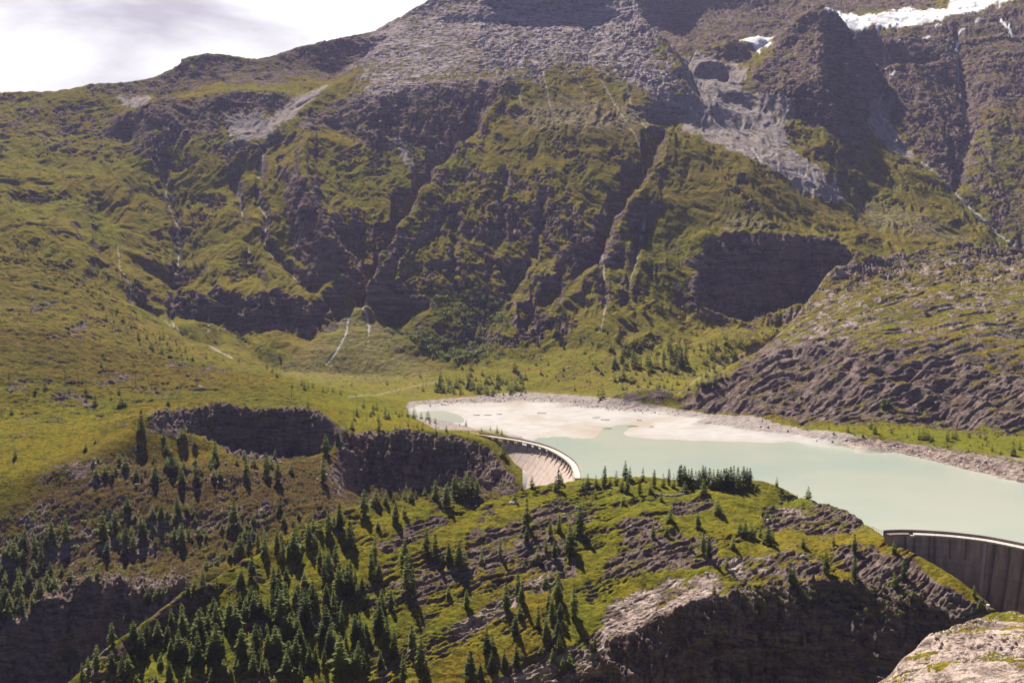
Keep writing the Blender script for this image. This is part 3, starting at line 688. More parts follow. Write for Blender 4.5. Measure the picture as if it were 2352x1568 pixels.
ATTR = {
    "cover_a": np.stack([rock, scree, m_snow, sand], -1),
    "cover_b": np.stack([green, stream, np.maximum(m_path, 0.3 * m_fan * sstep(0.75 + 0.5 * fine, 0.2, 0.9)), np.clip(m_dry * 0.6 + 0.8 * m_gorge, 0, 1)], -1),
    "cover_c": np.stack([wet, m_bushland, m_massif, boulder_n], -1),
    "cover_d": np.stack([pale, np.zeros_like(B), np.zeros_like(B), np.zeros_like(B)], -1),
}

# ------------------------------------------------------------------ build
def grid_mesh(name, X, Y, Zz, attrs, mat, flip=False):
    n, m = X.shape
    me = bpy.data.meshes.new(name)
    co = np.stack([X, Y, Zz], -1).reshape(-1, 3).astype(np.float32)
    idx = np.arange(n * m, dtype=np.int32).reshape(n, m)
    q = np.stack([idx[:-1, :-1], idx[:-1, 1:], idx[1:, 1:], idx[1:, :-1]], -1).reshape(-1)
    nf = (n - 1) * (m - 1)
    me.vertices.add(n * m); me.vertices.foreach_set("co", co.ravel())
    me.loops.add(nf * 4); me.loops.foreach_set("vertex_index", q)
    me.polygons.add(nf)
    me.polygons.foreach_set("loop_start", np.arange(0, nf * 4, 4, dtype=np.int32))
    try: me.polygons.foreach_set("loop_total", np.full(nf, 4, np.int32))
    except Exception: pass
    me.update(calc_edges=True)
    me.polygons.foreach_set("use_smooth", np.ones(nf, bool))
    for an, arr in attrs.items():
        a = me.attributes.new(an, 'FLOAT_COLOR', 'POINT')
        a.data.foreach_set("color", arr.reshape(-1).astype(np.float32))
    me.materials.append(mat)
    o = bpy.data.objects.new(name, me)
    COL.objects.link(o)
    return o

def new_mat(name, rough=1.0, spec=0.2):
    m = bpy.data.materials.new(name); m.use_nodes = True
    b = m.node_tree.nodes['Principled BSDF']
    b.inputs['Roughness'].default_value = rough
    b.inputs['Specular IOR Level'].default_value = spec
    return m, m.node_tree, b

class NT:
    """short-hand for shader nodes"""
    def __init__(s, nt): s.nt = nt
    def n(s, t, **kw):
        x = s.nt.nodes.new("ShaderNode" + t)
        for k, v in kw.items(): setattr(x, k, v)
        return x
    def put(s, sock, v):
        if isinstance(v, (int, float)): sock.default_value = v
        elif isinstance(v, tuple): sock.default_value = v if len(v) == 4 or sock.type == 'VECTOR' else v + (1,)
        else: s.nt.links.new(v, sock)
    def noise(s, vec, scale, detail=4, rough=0.55, dist=0.0):
        x = s.n("TexNoise"); x.inputs['Scale'].default_value = scale; x.inputs['Detail'].default_value = detail
        x.inputs['Roughness'].default_value = rough; x.inputs['Distortion'].default_value = dist
        s.put(x.inputs['Vector'], vec); return x.outputs['Fac']
    def mapv(s, vec, scale, rot=(0, 0, 0)):
        x = s.n("Mapping"); x.inputs['Scale'].default_value = scale; x.inputs['Rotation'].default_value = rot
        s.put(x.inputs['Vector'], vec); return x.outputs[0]
    def mix(s, f, a, b):
        x = s.n("Mix", data_type='RGBA'); s.put(x.inputs[0], f); s.put(x.inputs[6], a); s.put(x.inputs[7], b); return x.outputs[2]
    def math(s, op, a, b=0.0, c=0.0):
        x = s.n("Math", operation=op); s.put(x.inputs[0], a); s.put(x.inputs[1], b); s.put(x.inputs[2], c); return x.outputs[0]
    def ramp(s, v, a, b, lo=0.0, hi=1.0):
        x = s.n("MapRange", interpolation_type='SMOOTHSTEP'); s.put(x.inputs[0], v)
        x.inputs[1].default_value = a; x.inputs[2].default_value = b; x.inputs[3].default_value = lo; x.inputs[4].default_value = hi
        return x.outputs[0]
    def attr(s, name):
        x = s.n("Attribute", attribute_name=name); y = s.n("SeparateColor")
        s.nt.links.new(x.outputs['Color'], y.inputs[0]); return y.outputs[0], y.outputs[1], y.outputs[2], x.outputs['Alpha']

def terrain_material(name, unit):
    """unit: the size in metres of the smallest grain that still shows"""
    m, nt, b = new_mat(name, 1.0, 0.0)
    g = NT(nt)
    pos = g.n("NewGeometry").outputs['Position']
    rock, scree, snow, sand = g.attr("cover_a")
    green, stream, path, heath = g.attr("cover_b")
    wet, bush, massif, bould = g.attr("cover_c")
    pale = g.attr("cover_d")[0]
    nf = g.noise(pos, 0.35 / unit, 6, 0.7)
    nm = g.noise(pos, 0.06 / unit, 5, 0.6)
    nl = g.noise(pos, 0.008 / unit, 4, 0.55)
    bed = g.noise(g.mapv(pos, (0.05 / unit, 0.05 / unit, 0.30 / unit), (0.25, 0.38, 0)), 1.0, 6, 0.68, 1.2)
    crk = g.noise(g.mapv(pos, (0.22 / unit, 0.22 / unit, 0.05 / unit), (0.1, -0.15, 0)), 1.0, 5, 0.68, 0.8)
    # turf
    gr = g.mix(g.ramp(g.math('ADD', green, g.math('MULTIPLY', g.math('SUBTRACT', nm, 0.5), 1.2)), 0.15, 0.85), (0.218, 0.154, 0.022), (0.152, 0.160, 0.018))
    gr = g.mix(g.ramp(nl, 0.35, 0.65), gr, g.mix(0.45, gr, (0.21, 0.165, 0.014)))
    gr = g.mix(g.ramp(nf, 0.42, 0.70, 0.0, 0.8), gr, (0.042, 0.048, 0.009))
    gr = g.mix(g.ramp(g.noise(pos, 0.16 / unit, 5, 0.7, 0.6), 0.50, 0.66, 0.0, 0.65), gr, (0.060, 0.066, 0.012))
    hf = g.math('MULTIPLY', heath, g.ramp(nm, 0.24, 0.55))
    gr = g.mix(g.math('MULTIPLY', hf, 0.92), gr, g.mix(g.ramp(nf, 0.4, 0.6), (0.085, 0.050, 0.026), (0.050, 0.046, 0.014)))
    gr = g.mix(g.math('MULTIPLY', bush, 0.7), gr, (0.05, 0.058, 0.02))
    # rock
    rk = g.mix(g.ramp(bed, 0.32, 0.68), (0.085, 0.062, 0.060), (0.270, 0.208, 0.192))
    rk = g.mix(g.ramp(nm, 0.42, 0.7, 0, 0.5), rk, (0.155, 0.108, 0.092))
    rk = g.mix(g.ramp(nf, 0.56, 0.74, 0, 0.6), rk, (0.33, 0.275, 0.26))
    rk = g.mix(g.math('MULTIPLY', massif, 0.9), rk, g.mix(g.ramp(bed, 0.34, 0.64), (0.22, 0.18, 0.195), (0.50, 0.43, 0.45)))
    rk = g.mix(pale, rk, g.mix(g.ramp(bed, 0.36, 0.60), (0.20, 0.152, 0.138), (0.50, 0.405, 0.365)))  # lit slabs: pale rock colour, brightened to stand in for sunlight
    rk = g.mix(g.ramp(crk, 0.28, 0.42, 0.75, 0.0), rk, (0.035, 0.028, 0.03))
    rf = g.ramp(g.math('ADD', rock, g.math('MULTIPLY', g.math('SUBTRACT', g.math('ADD', g.math('MULTIPLY', nf, 0.55), g.math('MULTIPLY', bed, 0.45)), 0.5), 1.9)), 0.40, 0.56)
    if unit < 1.5:
        gr = g.mix(g.math('MULTIPLY', heath, 0.35), gr, (0.085, 0.050, 0.030))
        o1 = g.noise(g.mapv(pos, (0.13, 0.13, 0.26)), 1.0, 8, 0.76, 0.5)
        gr = g.mix(g.ramp(o1, 0.50, 0.60, 0.0, 0.8), gr, g.mix(g.ramp(nf, 0.4, 0.6), (0.050, 0.052, 0.014), (0.085, 0.070, 0.030)))
    if unit > 1.5:      # small outcrops and heath break the far turf
        o1 = g.noise(g.mapv(pos, (0.055, 0.055, 0.13)), 1.0, 8, 0.78, 0.5)
        gr = g.mix(g.ramp(o1, 0.50, 0.60, 0.0, 0.85), gr, g.mix(g.ramp(nf, 0.4, 0.6), (0.052, 0.046, 0.026), (0.095, 0.075, 0.062)))
        o2 = g.noise(g.mapv(pos, (0.02, 0.02, 0.03), (0, 0, 0.4)), 1.0, 6, 0.7, 0.8)
        gr = g.mix(g.ramp(o2, 0.48, 0.62, 0.0, 0.55), gr, (0.17, 0.12, 0.035))
        gr = g.mix(0.22, gr, (0.26, 0.225, 0.05))
    c = g.mix(rf, gr, rk)
    # scree
    sc_c = g.mix(g.ramp(nf, 0.3, 0.7), (0.23, 0.195, 0.192), (0.38, 0.33, 0.32))
    sf = g.ramp(g.math('ADD', scree, g.math('MULTIPLY', g.math('SUBTRACT', nf, 0.5), 0.9)), 0.35, 0.6)
    c = g.mix(sf, c, sc_c)
    c = g.mix(g.ramp(bould, 0.3, 0.6), c, (0.5, 0.47, 0.45))
    c = g.mix(g.math('MULTIPLY', path, 0.8), c, (0.34, 0.28, 0.20))
    sd = g.mix(g.ramp(nm, 0.3, 0.7), (0.355, 0.338, 0.335), (0.415, 0.398, 0.395))
    sd = g.mix(g.math('MULTIPLY', wet, 0.65), sd, (0.30, 0.25, 0.185))
    c = g.mix(sand, c, sd)
    c = g.mix(g.math('MULTIPLY', stream, 0.72), c, (0.66, 0.64, 0.64))
    c = g.mix(snow, c, g.mix(g.ramp(nm, 0.3, 0.7), (0.72, 0.72, 0.78), (0.85, 0.85, 0.88)))
    nt.links.new(c, b.inputs['Base Color'])
    # grain
    h = g.math('ADD', g.math('MULTIPLY', nf, 0.6), g.math('MULTIPLY', g.math('ADD', bed, g.math('MULTIPLY', crk, 0.8)), g.math('ADD', 0.15, g.math('MULTIPLY', rf, 0.85))))
    bp = g.n("Bump"); bp.inputs['Distance'].default_value = (3.2 if unit < 1.5 else 4.0) * unit
    g.put(bp.inputs['Strength'], g.math('MULTIPLY', g.math('SUBTRACT', 1.0, g.math('MAXIMUM', sand, snow)), 0.8))
    g.put(bp.inputs['Height'], h)
    nt.links.new(bp.outputs[0], b.inputs['Normal'])
    return m

m_near = terrain_material("turf_and_rock_near", 0.8)
m_far = terrain_material("turf_and_rock_far", 2.2)
k0 = int(np.searchsorted(GY, 1150)); k = int(np.searchsorted(GY, 1500))
for nm, a, b, mt in (("ground", 0, k0 + 1, m_near), ("hills", k0, k + 1, m_far), ("mountain", k, len(GY), m_far)):
    o = grid_mesh(nm, XT[a:b], YT[a:b], HT[a:b], {q: v[a:b] for q, v in ATTR.items()}, mt); o["kind"] = "structure"

# ------------------------------------------------------------------ lake
wm, wnt, wb = new_mat("glacier_milk_water", 0.18, 0.5)
g = NT(wnt)
wpos = g.n("NewGeometry").outputs['Position']
g.put(wb.inputs['Base Color'], g.mix(g.ramp(g.noise(wpos, 0.006, 3), 0.35, 0.65), (0.330, 0.395, 0.355), (0.395, 0.422, 0.372)))
wbp = g.n("Bump"); wbp.inputs['Strength'].default_value = 0.12; wbp.inputs['Distance'].default_value = 0.3
g.put(wbp.inputs['Height'], g.noise(g.mapv(wpos, (0.5, 0.25, 1)), 1.0, 3)); wnt.links.new(wbp.outputs[0], wb.inputs['Normal'])
me = bpy.data.meshes.new("lake_water")
lake_xy = [(-60, 900), (-15, 893), (7, 858), (22, 825), (33, 790), (39, 745), (40, 700), (70, 690), (150, 640), (185, 562), (215, 556), (250, 540), (330, 500), (700, 430), (900, 560), (900, 1290), (-160, 1290), (-160, 1000)]
me.from_pydata([(x, y, 0.0) for x, y in lake_xy], [], [tuple(range(len(lake_xy)))])
me.materials.append(wm)
o = bpy.data.objects.new("lake_water", me); COL.objects.link(o); o["kind"] = "structure"

# ------------------------------------------------------------------ smooth rock in the near corner
CTRL_SAVE = CTRL; CTRL = []
L(P, (1960,1600,172),(1990,1568,176),(2042,1530,182),(2062,1495,188),(2122,1455,198),(2185,1425,208),(2215,1413,213),(2300,1400,220),(2352,1398,224),(2500,1395,232),(2760,1390,240))
L(P, (2060,1600,160),(2120,1540,172),(2200,1490,186),(2300,1460,196),(2400,1455,200),(2760,1450,205))
L(P, (2150,1640,150),(2250,1568,160),(2352,1530,170),(2760,1520,172))
L(H, (1900,165,60),(1940,178,50),(2020,200,40),(2100,215,35),(2200,232,30),(2352,248,25),(2760,265,25))
L(H, (1850,160,30),(1900,190,0),(2050,230,-20),(2352,275,-30),(2760,300,-30))
L(H, (1860,90,60),(2100,90,90),(2760,90,98))
L(H, (1860,130,50),(2000,130,80),(2760,130,92))
NGY = np.arange(92, 300, 0.32 / RES); NGU = np.linspace(0.27, 0.62, int(430 * RES))
NB = blur(tin(CTRL, NGU, NGY), 6 * RES, 9 * RES)
NU2, NY2 = np.meshgrid(NGU, NGY); NX2 = NU2 * NY2
ns = NB - 0.30 * NX2 - 0.25 * NY2
nk_ = sstep(fbm(NX2 / 14, NY2 / 14, 4, 121, 0.6), -0.5, 0.3)
ND = (1.2 * fbm(NX2 / 18, NY2 / 18, 3, 123) + 1.5 * nk_ * terrace((ns + 3 * fbm(NX2 / 12, NY2 / 12, 5, 125, 0.6)) / 2.4, 0.6)
      + 0.7 * terrace((ns + 1.2 * fbm(NX2 / 6, NY2 / 6, 5, 127, 0.6)) / 0.9, 0.55) * sstep(fbm(NX2 / 5, NY2 / 5, 3, 128), -0.5, 0.3) + 0.12 * fbm(NX2 / 1.5, NY2 / 1.5, 3, 129))
NH = NB + ND
ndY = np.gradient(NH, axis=0) / np.gradient(NGY)[:, None]; ndU = np.gradient(NH, axis=1) / (NGU[1] - NGU[0])
nnz = 1 / np.sqrt(1 + (ndU / NY2) ** 2 + (ndY - NU2 / NY2 * ndU) ** 2)
ng = sstep(fbm(NX2 / 16, NY2 / 9, 4, 131, 0.6) - 0.1 + 0.5 * sstep(NY2, 190, 215) , 0.0, 0.3) * sstep(nnz, 0.8, 0.92)
nrock = np.clip(1 - ng, 0, 1)
z_ = np.zeros_like(NB)
NATTR = {"cover_a": np.stack([nrock, z_, z_, z_], -1), "cover_b": np.stack([np.clip(0.4 + 0.4 * fbm(NX2 / 10, NY2 / 10, 3, 133), 0, 1), z_, z_, z_], -1),
         "cover_c": np.stack([z_, z_, z_, z_], -1), "cover_d": np.stack([z_ + 0.95, z_, z_, z_], -1)}
o = grid_mesh("near_rock_hill", NX2, NY2, NH, NATTR, terrain_material("turf_and_rock_close", 0.32)); o["kind"] = "structure"
CTRL = CTRL_SAVE

# ------------------------------------------------------------------ things
def mesh_obj(name, verts, faces, mat, parent=None, smooth=False, link=True):
    me = bpy.data.meshes.new(name)
    me.from_pydata([tuple(map(float, v)) for v in verts], [], [tuple(map(int, f)) for f in faces])
    me.materials.append(mat)
    if smooth: me.polygons.foreach_set("use_smooth", np.ones(len(me.polygons), bool))
    me.update()
    o = bpy.data.objects.new(name, me)
    if link: COL.objects.link(o)
    if parent: o.parent = parent
    return o

def mesh_tris(name, v, f, mat):
    v = np.asarray(v, np.float32); f = np.asarray(f, np.int32)
    k = f.shape[1]
    me = bpy.data.meshes.new(name)
    me.vertices.add(len(v)); me.vertices.foreach_set("co", v.ravel())
    me.loops.add(f.size); me.loops.foreach_set("vertex_index", f.ravel())
    me.polygons.add(len(f)); me.polygons.foreach_set("loop_start", np.arange(0, f.size, k, dtype=np.int32))
    me.update(calc_edges=True); me.materials.append(mat)
    o = bpy.data.objects.new(name, me); COL.objects.link(o)
    return o

def tag(o, label, cat, group=None):
    o["label"] = label; o["category"] = cat
    if group: o["group"] = group
    return o

def empty(name, loc, rz=0.0):
    o = bpy.data.objects.new(name, None); COL.objects.link(o)
    o.location = loc; o.rotation_euler = (0, 0, rz); o.empty_display_size = 1
    return o

class MB:
    def __init__(s): s.v = []; s.f = []
    def add(s, v, f):
        n = len(s.v); s.v += [tuple(a) for a in v]; s.f += [tuple(i + n for i in q) for q in f]
    def box(s, c, sx, sy, sz, rz=0.0, taper=1.0):
        ca, sa = math.cos(rz), math.sin(rz)
        v = []
        for k in (0, 1):
            t = taper if k else 1.0
            for x, y in ((-1, -1), (1, -1), (1, 1), (-1, 1)):
                x *= sx / 2 * t; y *= sy / 2 * t
                v.append((c[0] + x * ca - y * sa, c[1] + x * sa + y * ca, c[2] + k * sz))
        s.add(v, [(3, 2, 1, 0), (4, 5, 6, 7), (0, 1, 5, 4), (1, 2, 6, 5), (2, 3, 7, 6), (3, 0, 4, 7)])
    def tube(s, pts, rad, n=6):
        pts = [Vector(p) for p in pts]
        if not hasattr(rad, '__len__'): rad = [rad] * len(pts)
        v = []; f = []
        for i, p in enumerate(pts):
            d = (pts[min(i + 1, len(pts) - 1)] - pts[max(i - 1, 0)]).normalized()
            a = d.orthogonal().normalized(); b = d.cross(a)
            if i and a.dot(pa) < 0.2:
                a = (pa - d * pa.dot(d)).normalized(); b = d.cross(a)
            pa = a
            for k in range(n):
                t = 2 * math.pi * k / n
                v.append(p + rad[i] * (a * math.cos(t) + b * math.sin(t)))
        for i in range(len(pts) - 1):
            for k in range(n):
                f.append((i * n + k, i * n + (k + 1) % n, (i + 1) * n + (k + 1) % n, (i + 1) * n + k))
        f.append(tuple(range(n))[::-1]); f.append(tuple(range((len(pts) - 1) * n, len(pts) * n)))
        s.add(v, f)
    def build(s, name, mat, parent=None, smooth=False): return mesh_obj(name, s.v, s.f, mat, parent, smooth)

_pxf, _pyf = project(XT, YT, HT)
_i0 = int(np.searchsorted(GY, 410))
PYG = np.minimum.accumulate(_pyf[_i0:], axis=0)
def ground_at(x, y):
    i = min(max(np.searchsorted(GY, y) - 1, 0), len(GY) - 2); u = x / y
    fj = (u - GU[0]) / (GU[1] - GU[0]); j = int(min(max(math.floor(fj), 0), NU - 2)); fj -= j
    fi = (y - GY[i]) / (GY[i + 1] - GY[i])
    return float((HT[i, j] * (1 - fj) + HT[i, j + 1] * fj) * (1 - fi) + (HT[i + 1, j] * (1 - fj) + HT[i + 1, j + 1] * fj) * fi)
def on_ground(px, py):
    """the first place the ground shows at this column and row"""
    u = (px - CX) / FPX
    for _ in range(2):
        j = int(round((u - GU[0]) / (GU[1] - GU[0])))
        if j < 0 or j >= NU: return None
        c = PYG[:, j]
        k = int(np.searchsorted(-c, -py))
        if k >= len(c) - 1: return None
        i = _i0 + k
        q = _pxf[i, j]; u += (px - q) / FPX
    j = int(np.clip(round((u - GU[0]) / (GU[1] - GU[0])), 0, NU - 1))
    return float(XT[i, j]), float(YT[i, j]), float(HT[i, j])

# ------------------------------------------------------------------ concrete dams
def concrete(name, base, dark):
    m, nt, b = new_mat(name, 0.9, 0.2); g = NT(nt)
    pos = g.n("NewGeometry").outputs['Position']
    st = g.noise(g.mapv(pos, (0.45, 0.45, 0.02)), 1.0, 6, 0.65)
    ln = g.noise(g.mapv(pos, (0.02, 0.02, 0.55)), 1.0, 3, 0.6)
    sp = g.noise(pos, 0.25, 5, 0.65)
    c = g.mix(g.ramp(st, 0.35, 0.7), dark, base)
    c = g.mix(g.ramp(sp, 0.35, 0.7, 0, 0.6), c, tuple(0.72 * q for q in base))
    c = g.mix(g.ramp(ln, 0.5, 0.62, 0, 0.22), c, tuple(0.6 * q for q in dark))
    nt.links.new(c, b.inputs['Base Color'])
    return m
m_conc = concrete("weathered_concrete", (0.58, 0.47, 0.42), (0.44, 0.35, 0.31))
m_conc2 = concrete("stained_concrete", (0.52, 0.375, 0.29), (0.30, 0.205, 0.16))
m_deck = concrete("deck_concrete", (0.62, 0.56, 0.51), (0.52, 0.46, 0.42))
m_para = concrete("parapet_concrete", (0.26, 0.185, 0.165), (0.19, 0.135, 0.12))
m_metal, _, mb_ = new_mat("dark_steel", 0.6, 0.4); mb_.inputs['Base Color'].default_value = (0.08, 0.07, 0.07, 1)

def resample(pts, step):
    pts = [Vector(p) for p in pts]; out = [pts[0]]
    seg = [0.0]
    for a, b in zip(pts[:-1], pts[1:]): seg.append(seg[-1] + (b - a).length)
    n = max(2, int(seg[-1] / step))
    # smooth through the traced points (Catmull-Rom)
    res = []
    for i in range(n + 1):
        d = seg[-1] * i / n
        k = min(max(0, int(np.searchsorted(seg, d, 'right')) - 1), len(pts) - 2)
        t = (d - seg[k]) / max(1e-6, seg[k + 1] - seg[k])
        p0, p1, p2, p3 = pts[max(k - 1, 0)], pts[k], pts[k + 1], pts[min(k + 2, len(pts) - 1)]
        res.append(0.5 * ((2 * p1) + (p2 - p0) * t + (2 * p0 - 5 * p1 + 4 * p2 - p3) * t * t + (3 * p1 - p0 - 3 * p2 + p3) * t ** 3))
    return res

def sweep(line, side, profile, closed=True):
    """sweep a (offset, height) outline along a plan line; side = +1/-1 picks the downstream side"""
    v = []; n = len(line); m = len(profile)
    for i, p in enumerate(line):
        d = (line[min(i + 1, n - 1)] - line[max(i - 1, 0)]); d = Vector((d.x, d.y)).normalized()
        nx, ny = -d.y * side, d.x * side
        for o_, z in profile: v.append((p.x + nx * o_, p.y + ny * o_, z))
    f = []
    for i in range(n - 1):
        for k in range(m if closed else m - 1):
            a, b = i * m + k, i * m + (k + 1) % m
            f.append((a, b, b + m, a + m) if side > 0 else (a, a + m, b + m, b))
    if closed:
        f.append(tuple(range(m))); f.append(tuple(range((n - 1) * m, n * m))[::-1])
    return v, f

# left arch dam ------------------------------------------------------
crest_l = [Z(px, py, 15.1) for px, py in ((1100,993),(1113,994.5),(1142,999),(1189,1006),(1237.5,1016.5),(1274,1029),(1304.6,1046),(1323,1062),(1331,1079),(1333.5,1093))]
cl = resample(crest_l, 2.5)
dam = empty("arch_dam", (cl[len(cl) // 2].x, cl[len(cl) // 2].y, 0))
tag(dam, "smaller looking curved pale concrete dam with row of crest openings, behind the grassy knoll", "dam")
def put(o, par):
    o.parent = par; o.matrix_parent_inverse = par.matrix_world.inverted() if False else o.matrix_parent_inverse
    o.location = -Vector(par.location); return o
def sw(name, line, side, prof, mat, par):
    v, f = sweep(line, side, prof); return put(mesh_obj(name, v, f, mat), par)
SL = -1
d0 = (cl[10] - cl[0])
body = [(0.6, 10.6), (3.8, 10.6), (4.3, 8.5)] + [(4.3 + 0.8 * (8.5 - z), z) for z in (4, -6, -20, -40, -60)] + [(0.6, -60)]
sw("dam_wall", cl, SL, body, m_conc, dam)
sw("crest_deck", cl[6:], SL, [(0.0, 13.3), (0.0, 14.0), (4.3, 14.0), (4.3, 13.3)], m_deck, dam)
sw("abutment_wall", cl[:7], SL, [(-0.2, 10.7), (-0.2, 13.9), (3.4, 13.9), (3.4, 10.7)], m_conc2, dam)
sw("parapet", cl, SL, [(-0.35, 13.0), (-0.35, 15.1), (0.05, 15.1), (0.05, 13.0)], m_para, dam)
def station(line, px):
    best = min(range(len(line)), key=lambda i: abs(project(line[i].x, line[i].y, 13.0)[0] - px)); return best
def cross(line, i, side):
    d = (line[min(i + 1, len(line) - 1)] - line[max(i - 1, 0)]); d = Vector((d.x, d.y)).normalized()
    return d, Vector((-d.y * side, d.x * side))
ci = station(cl, 1162); last = None
arc = [0.0]
for a, b in zip(cl[:-1], cl[1:]): arc.append(arc[-1] + (b - a).length)
for pxp in (1145, 1162, 1181, 1201, 1220, 1238, 1254.6, 1268.7, 1281.5, 1292.5, 1301.6, 1310, 1317, 1322, 1327):
    i = station(cl, pxp); p = cl[i]; d, nn = cross(cl, i, SL)
    mb = MB(); w = 0.9
    prof = [(0.7, 10.65), (0.7, 13.25), (4.15, 13.25), (4.3, 10.6), (5.2, 8.2), (6.4, 6.2), (6.0, 6.2), (4.2, 8.4), (3.7, 10.5)]
    m = len(prof); v = []
    for q in (-w, w):
        for o_, z in prof: v.append((p.x + d.x * q + nn.x * o_, p.y + d.y * q + nn.y * o_, z))
    f = [tuple(range(m)), tuple(range(m, 2 * m))[::-1]] + [(k, k + m, (k + 1) % m + m, (k + 1) % m) for k in range(m)]
    put(mesh_obj("crest_pier", v, f, m_conc2), dam)
# contraction joints are thin ribs of darker concrete down the face
for k in range(8, len(cl) - 2, 4):
    d, nn = cross(cl, k, SL); p = cl[k]; v = []
    jp = [(4.3, 8.5)] + [(4.3 + 0.8 * (8.5 - z), z) for z in (-10, -30, -55)]
    for o_, z in jp:
        for q in (-0.14, 0.14):
            v.append((p.x + d.x * q + nn.x * (o_ + 0.06), p.y + d.y * q + nn.y * (o_ + 0.06), z + 0.03))
    put(mesh_obj("face_joint", v, [(2 * i, 2 * i + 1, 2 * i + 3, 2 * i + 2) for i in range(len(jp) - 1)], m_para), dam)
# square block where the crest road ends on the knoll
e, en = cross(cl, len(cl) - 1, SL); pe = cl[-1]
mb = MB(); c = pe + Vector((en.x * 2.0 + e.x * 1.2, en.y * 2.0 + e.y * 1.2, 0)); mb.box((c.x, c.y, 8.0), 3.4, 2.2, 5.9, math.atan2(en.y, en.x))
put(mb.build("end_block", m_para), dam)
# railing on the downstream edge
mb = MB()
for i in range(8, len(cl), 2):
    d, nn = cross(cl, i, SL); p = cl[i] + Vector((nn.x * 4.1, nn.y * 4.1, 0)); mb.box((p.x, p.y, 14.0), 0.07, 0.07, 1.0)
for h in (14.5, 15.0):
    pts = []
    for i in range(8, len(cl)):
        d, nn = cross(cl, i, SL); pts.append((cl[i].x + nn.x * 4.1, cl[i].y + nn.y * 4.1, h))
    mb.tube(pts, 0.035, 4)
put(mb.build("railing", m_metal), dam)

# right dam ------------------------------------------------------------
crest_r = [Z(px, py, 15.3) for px, py in ((2030,1217.5),(2038.8,1216.6),(2072,1215.6),(2115.7,1216.8),(2168,1219.8),(2220.6,1225),(2273,1232),(2352,1247.5),(2430,1266),(2520,1292))]
crr = resample(crest_r, 2.5)
dam2 = empty("gravity_dam", (crr[len(crr) // 2].x, crr[len(crr) // 2].y, 0))
tag(dam2, "larger brownish concrete dam with ribbed face and white crest band, right of the knoll", "dam")
SR = -1
dtest, ntest = cross(crr, 5, SR)
if ntest.y > 0: SR = 1
dt_, nt_ = cross(cl, len(cl) - 6, SL)
body2 = [(0.3, 13.2), (3.9, 13.2), (4.1, 10.0)] + [(4.1 + 0.22 * (10.0 - z), z) for z in (0, -15, -30, -48)] + [(0.3, -48)]
sw("dam_wall", crr, SR, body2, m_conc2, dam2)
k2_ = 6
sw("crest_deck", crr[k2_:], SR, [(0.05, 13.3), (0.05, 14.0), (4.7, 14.0), (4.7, 13.3)], m_deck, dam2)
sw("abutment_wall", crr[:k2_], SR, [(0.05, 13.3), (0.05, 14.0), (4.4, 14.0), (4.4, 13.3)], m_para, dam2)
sw("parapet", crr, SR, [(-0.4, 12.0), (-0.4, 15.3), (0.0, 15.3), (0.0, 12.0)], m_para, dam2)
for pxp, zb, w in ((2071,2,.35),(2101.7,0,.35),(2128.8,-2,.4),(2150.7,1,.4),(2179.5,4,.25),(2218.6,4,.25),(2274,-24,.8),(2296.6,-26,.45),(2335,-28,.5),(2370,-28,.5),(2410,-28,.5),(2450,-28,.5)):
    i = station(crr, pxp); p = crr[i]; d, nn = cross(crr, i, SR)
    def off(z): return 3.9 if z > 10 else 4.1 + 0.22 * (10.0 - z)
    prof = [(off(12.8), 12.8), (off(12.8) + 0.9, 12.8), (off(8) + 0.9, 8), (off(zb) + 0.7, zb), (off(zb) + 0.02, zb - 0.5)]
    m = len(prof); v = []
    for q in (-w, w):
        for o_, z in prof: v.append((p.x + d.x * q + nn.x * (o_ - 0.03), p.y + d.y * q + nn.y * (o_ - 0.03), z))
    f = [tuple(range(m)), tuple(range(m, 2 * m))[::-1]] + [(k, k + m, (k + 1) % m + m, (k + 1) % m) for k in range(m)]
    put(mesh_obj("face_rib", v, f, m_conc if w > 0.7 else m_para), dam2)
mb = MB()
for i in range(k2_, len(crr), 2):
    d, nn = cross(crr, i, SR); p = crr[i] + Vector((nn.x * 4.5, nn.y * 4.5, 0)); mb.box((p.x, p.y, 14.0), 0.06, 0.06, 1.0)
for h in (14.5, 15.0):
    mb.tube([(crr[i].x + cross(crr, i, SR)[1].x * 4.5, crr[i].y + cross(crr, i, SR)[1].y * 4.5, h) for i in range(k2_, len(crr))], 0.03, 4)
put(mb.build("railing", m_metal), dam2)

# ------------------------------------------------------------------ conifers
def foliage(name, lo, hi):
    m, nt, b = new_mat(name, 0.75, 0.15); g = NT(nt)
    oi = g.n("ObjectInfo").outputs['Random']
    pos = g.n("NewGeometry").outputs['Position']
    f = g.math('ADD', g.math('MULTIPLY', oi, 0.6), g.math('MULTIPLY', g.noise(pos, 0.9, 3), 0.5))
    c = g.mix(g.ramp(f, 0.15, 0.85), lo, hi)
    nt.links.new(c, b.inputs['Base Color'])
    tr = g.n("BsdfTranslucent"); nt.links.new(g.mix(0.5, c, (0.26, 0.32, 0.06)), tr.inputs['Color'])
    mx = g.n("MixShader"); mx.inputs[0].default_value = 0.5
    nt.links.new(b.outputs[0], mx.inputs[1]); nt.links.new(tr.outputs[0], mx.inputs[2])
    nt.links.new(mx.outputs[0], nt.nodes['Material Output'].inputs['Surface'])
    return m
m_needle = foliage("larch_needles", (0.050, 0.074, 0.026), (0.180, 0.205, 0.050))
m_bush = foliage("alder_leaves", (0.080, 0.095, 0.055), (0.150, 0.165, 0.100))
m_bark, _, bb_ = new_mat("bark", 0.95, 0.1); bb_.inputs['Base Color'].default_value = (0.085, 0.062, 0.05, 1)
m_dead, _, bb_ = new_mat("bleached_wood", 0.9, 0.1); bb_.inputs['Base Color'].default_value = (0.36, 0.32, 0.29, 1)

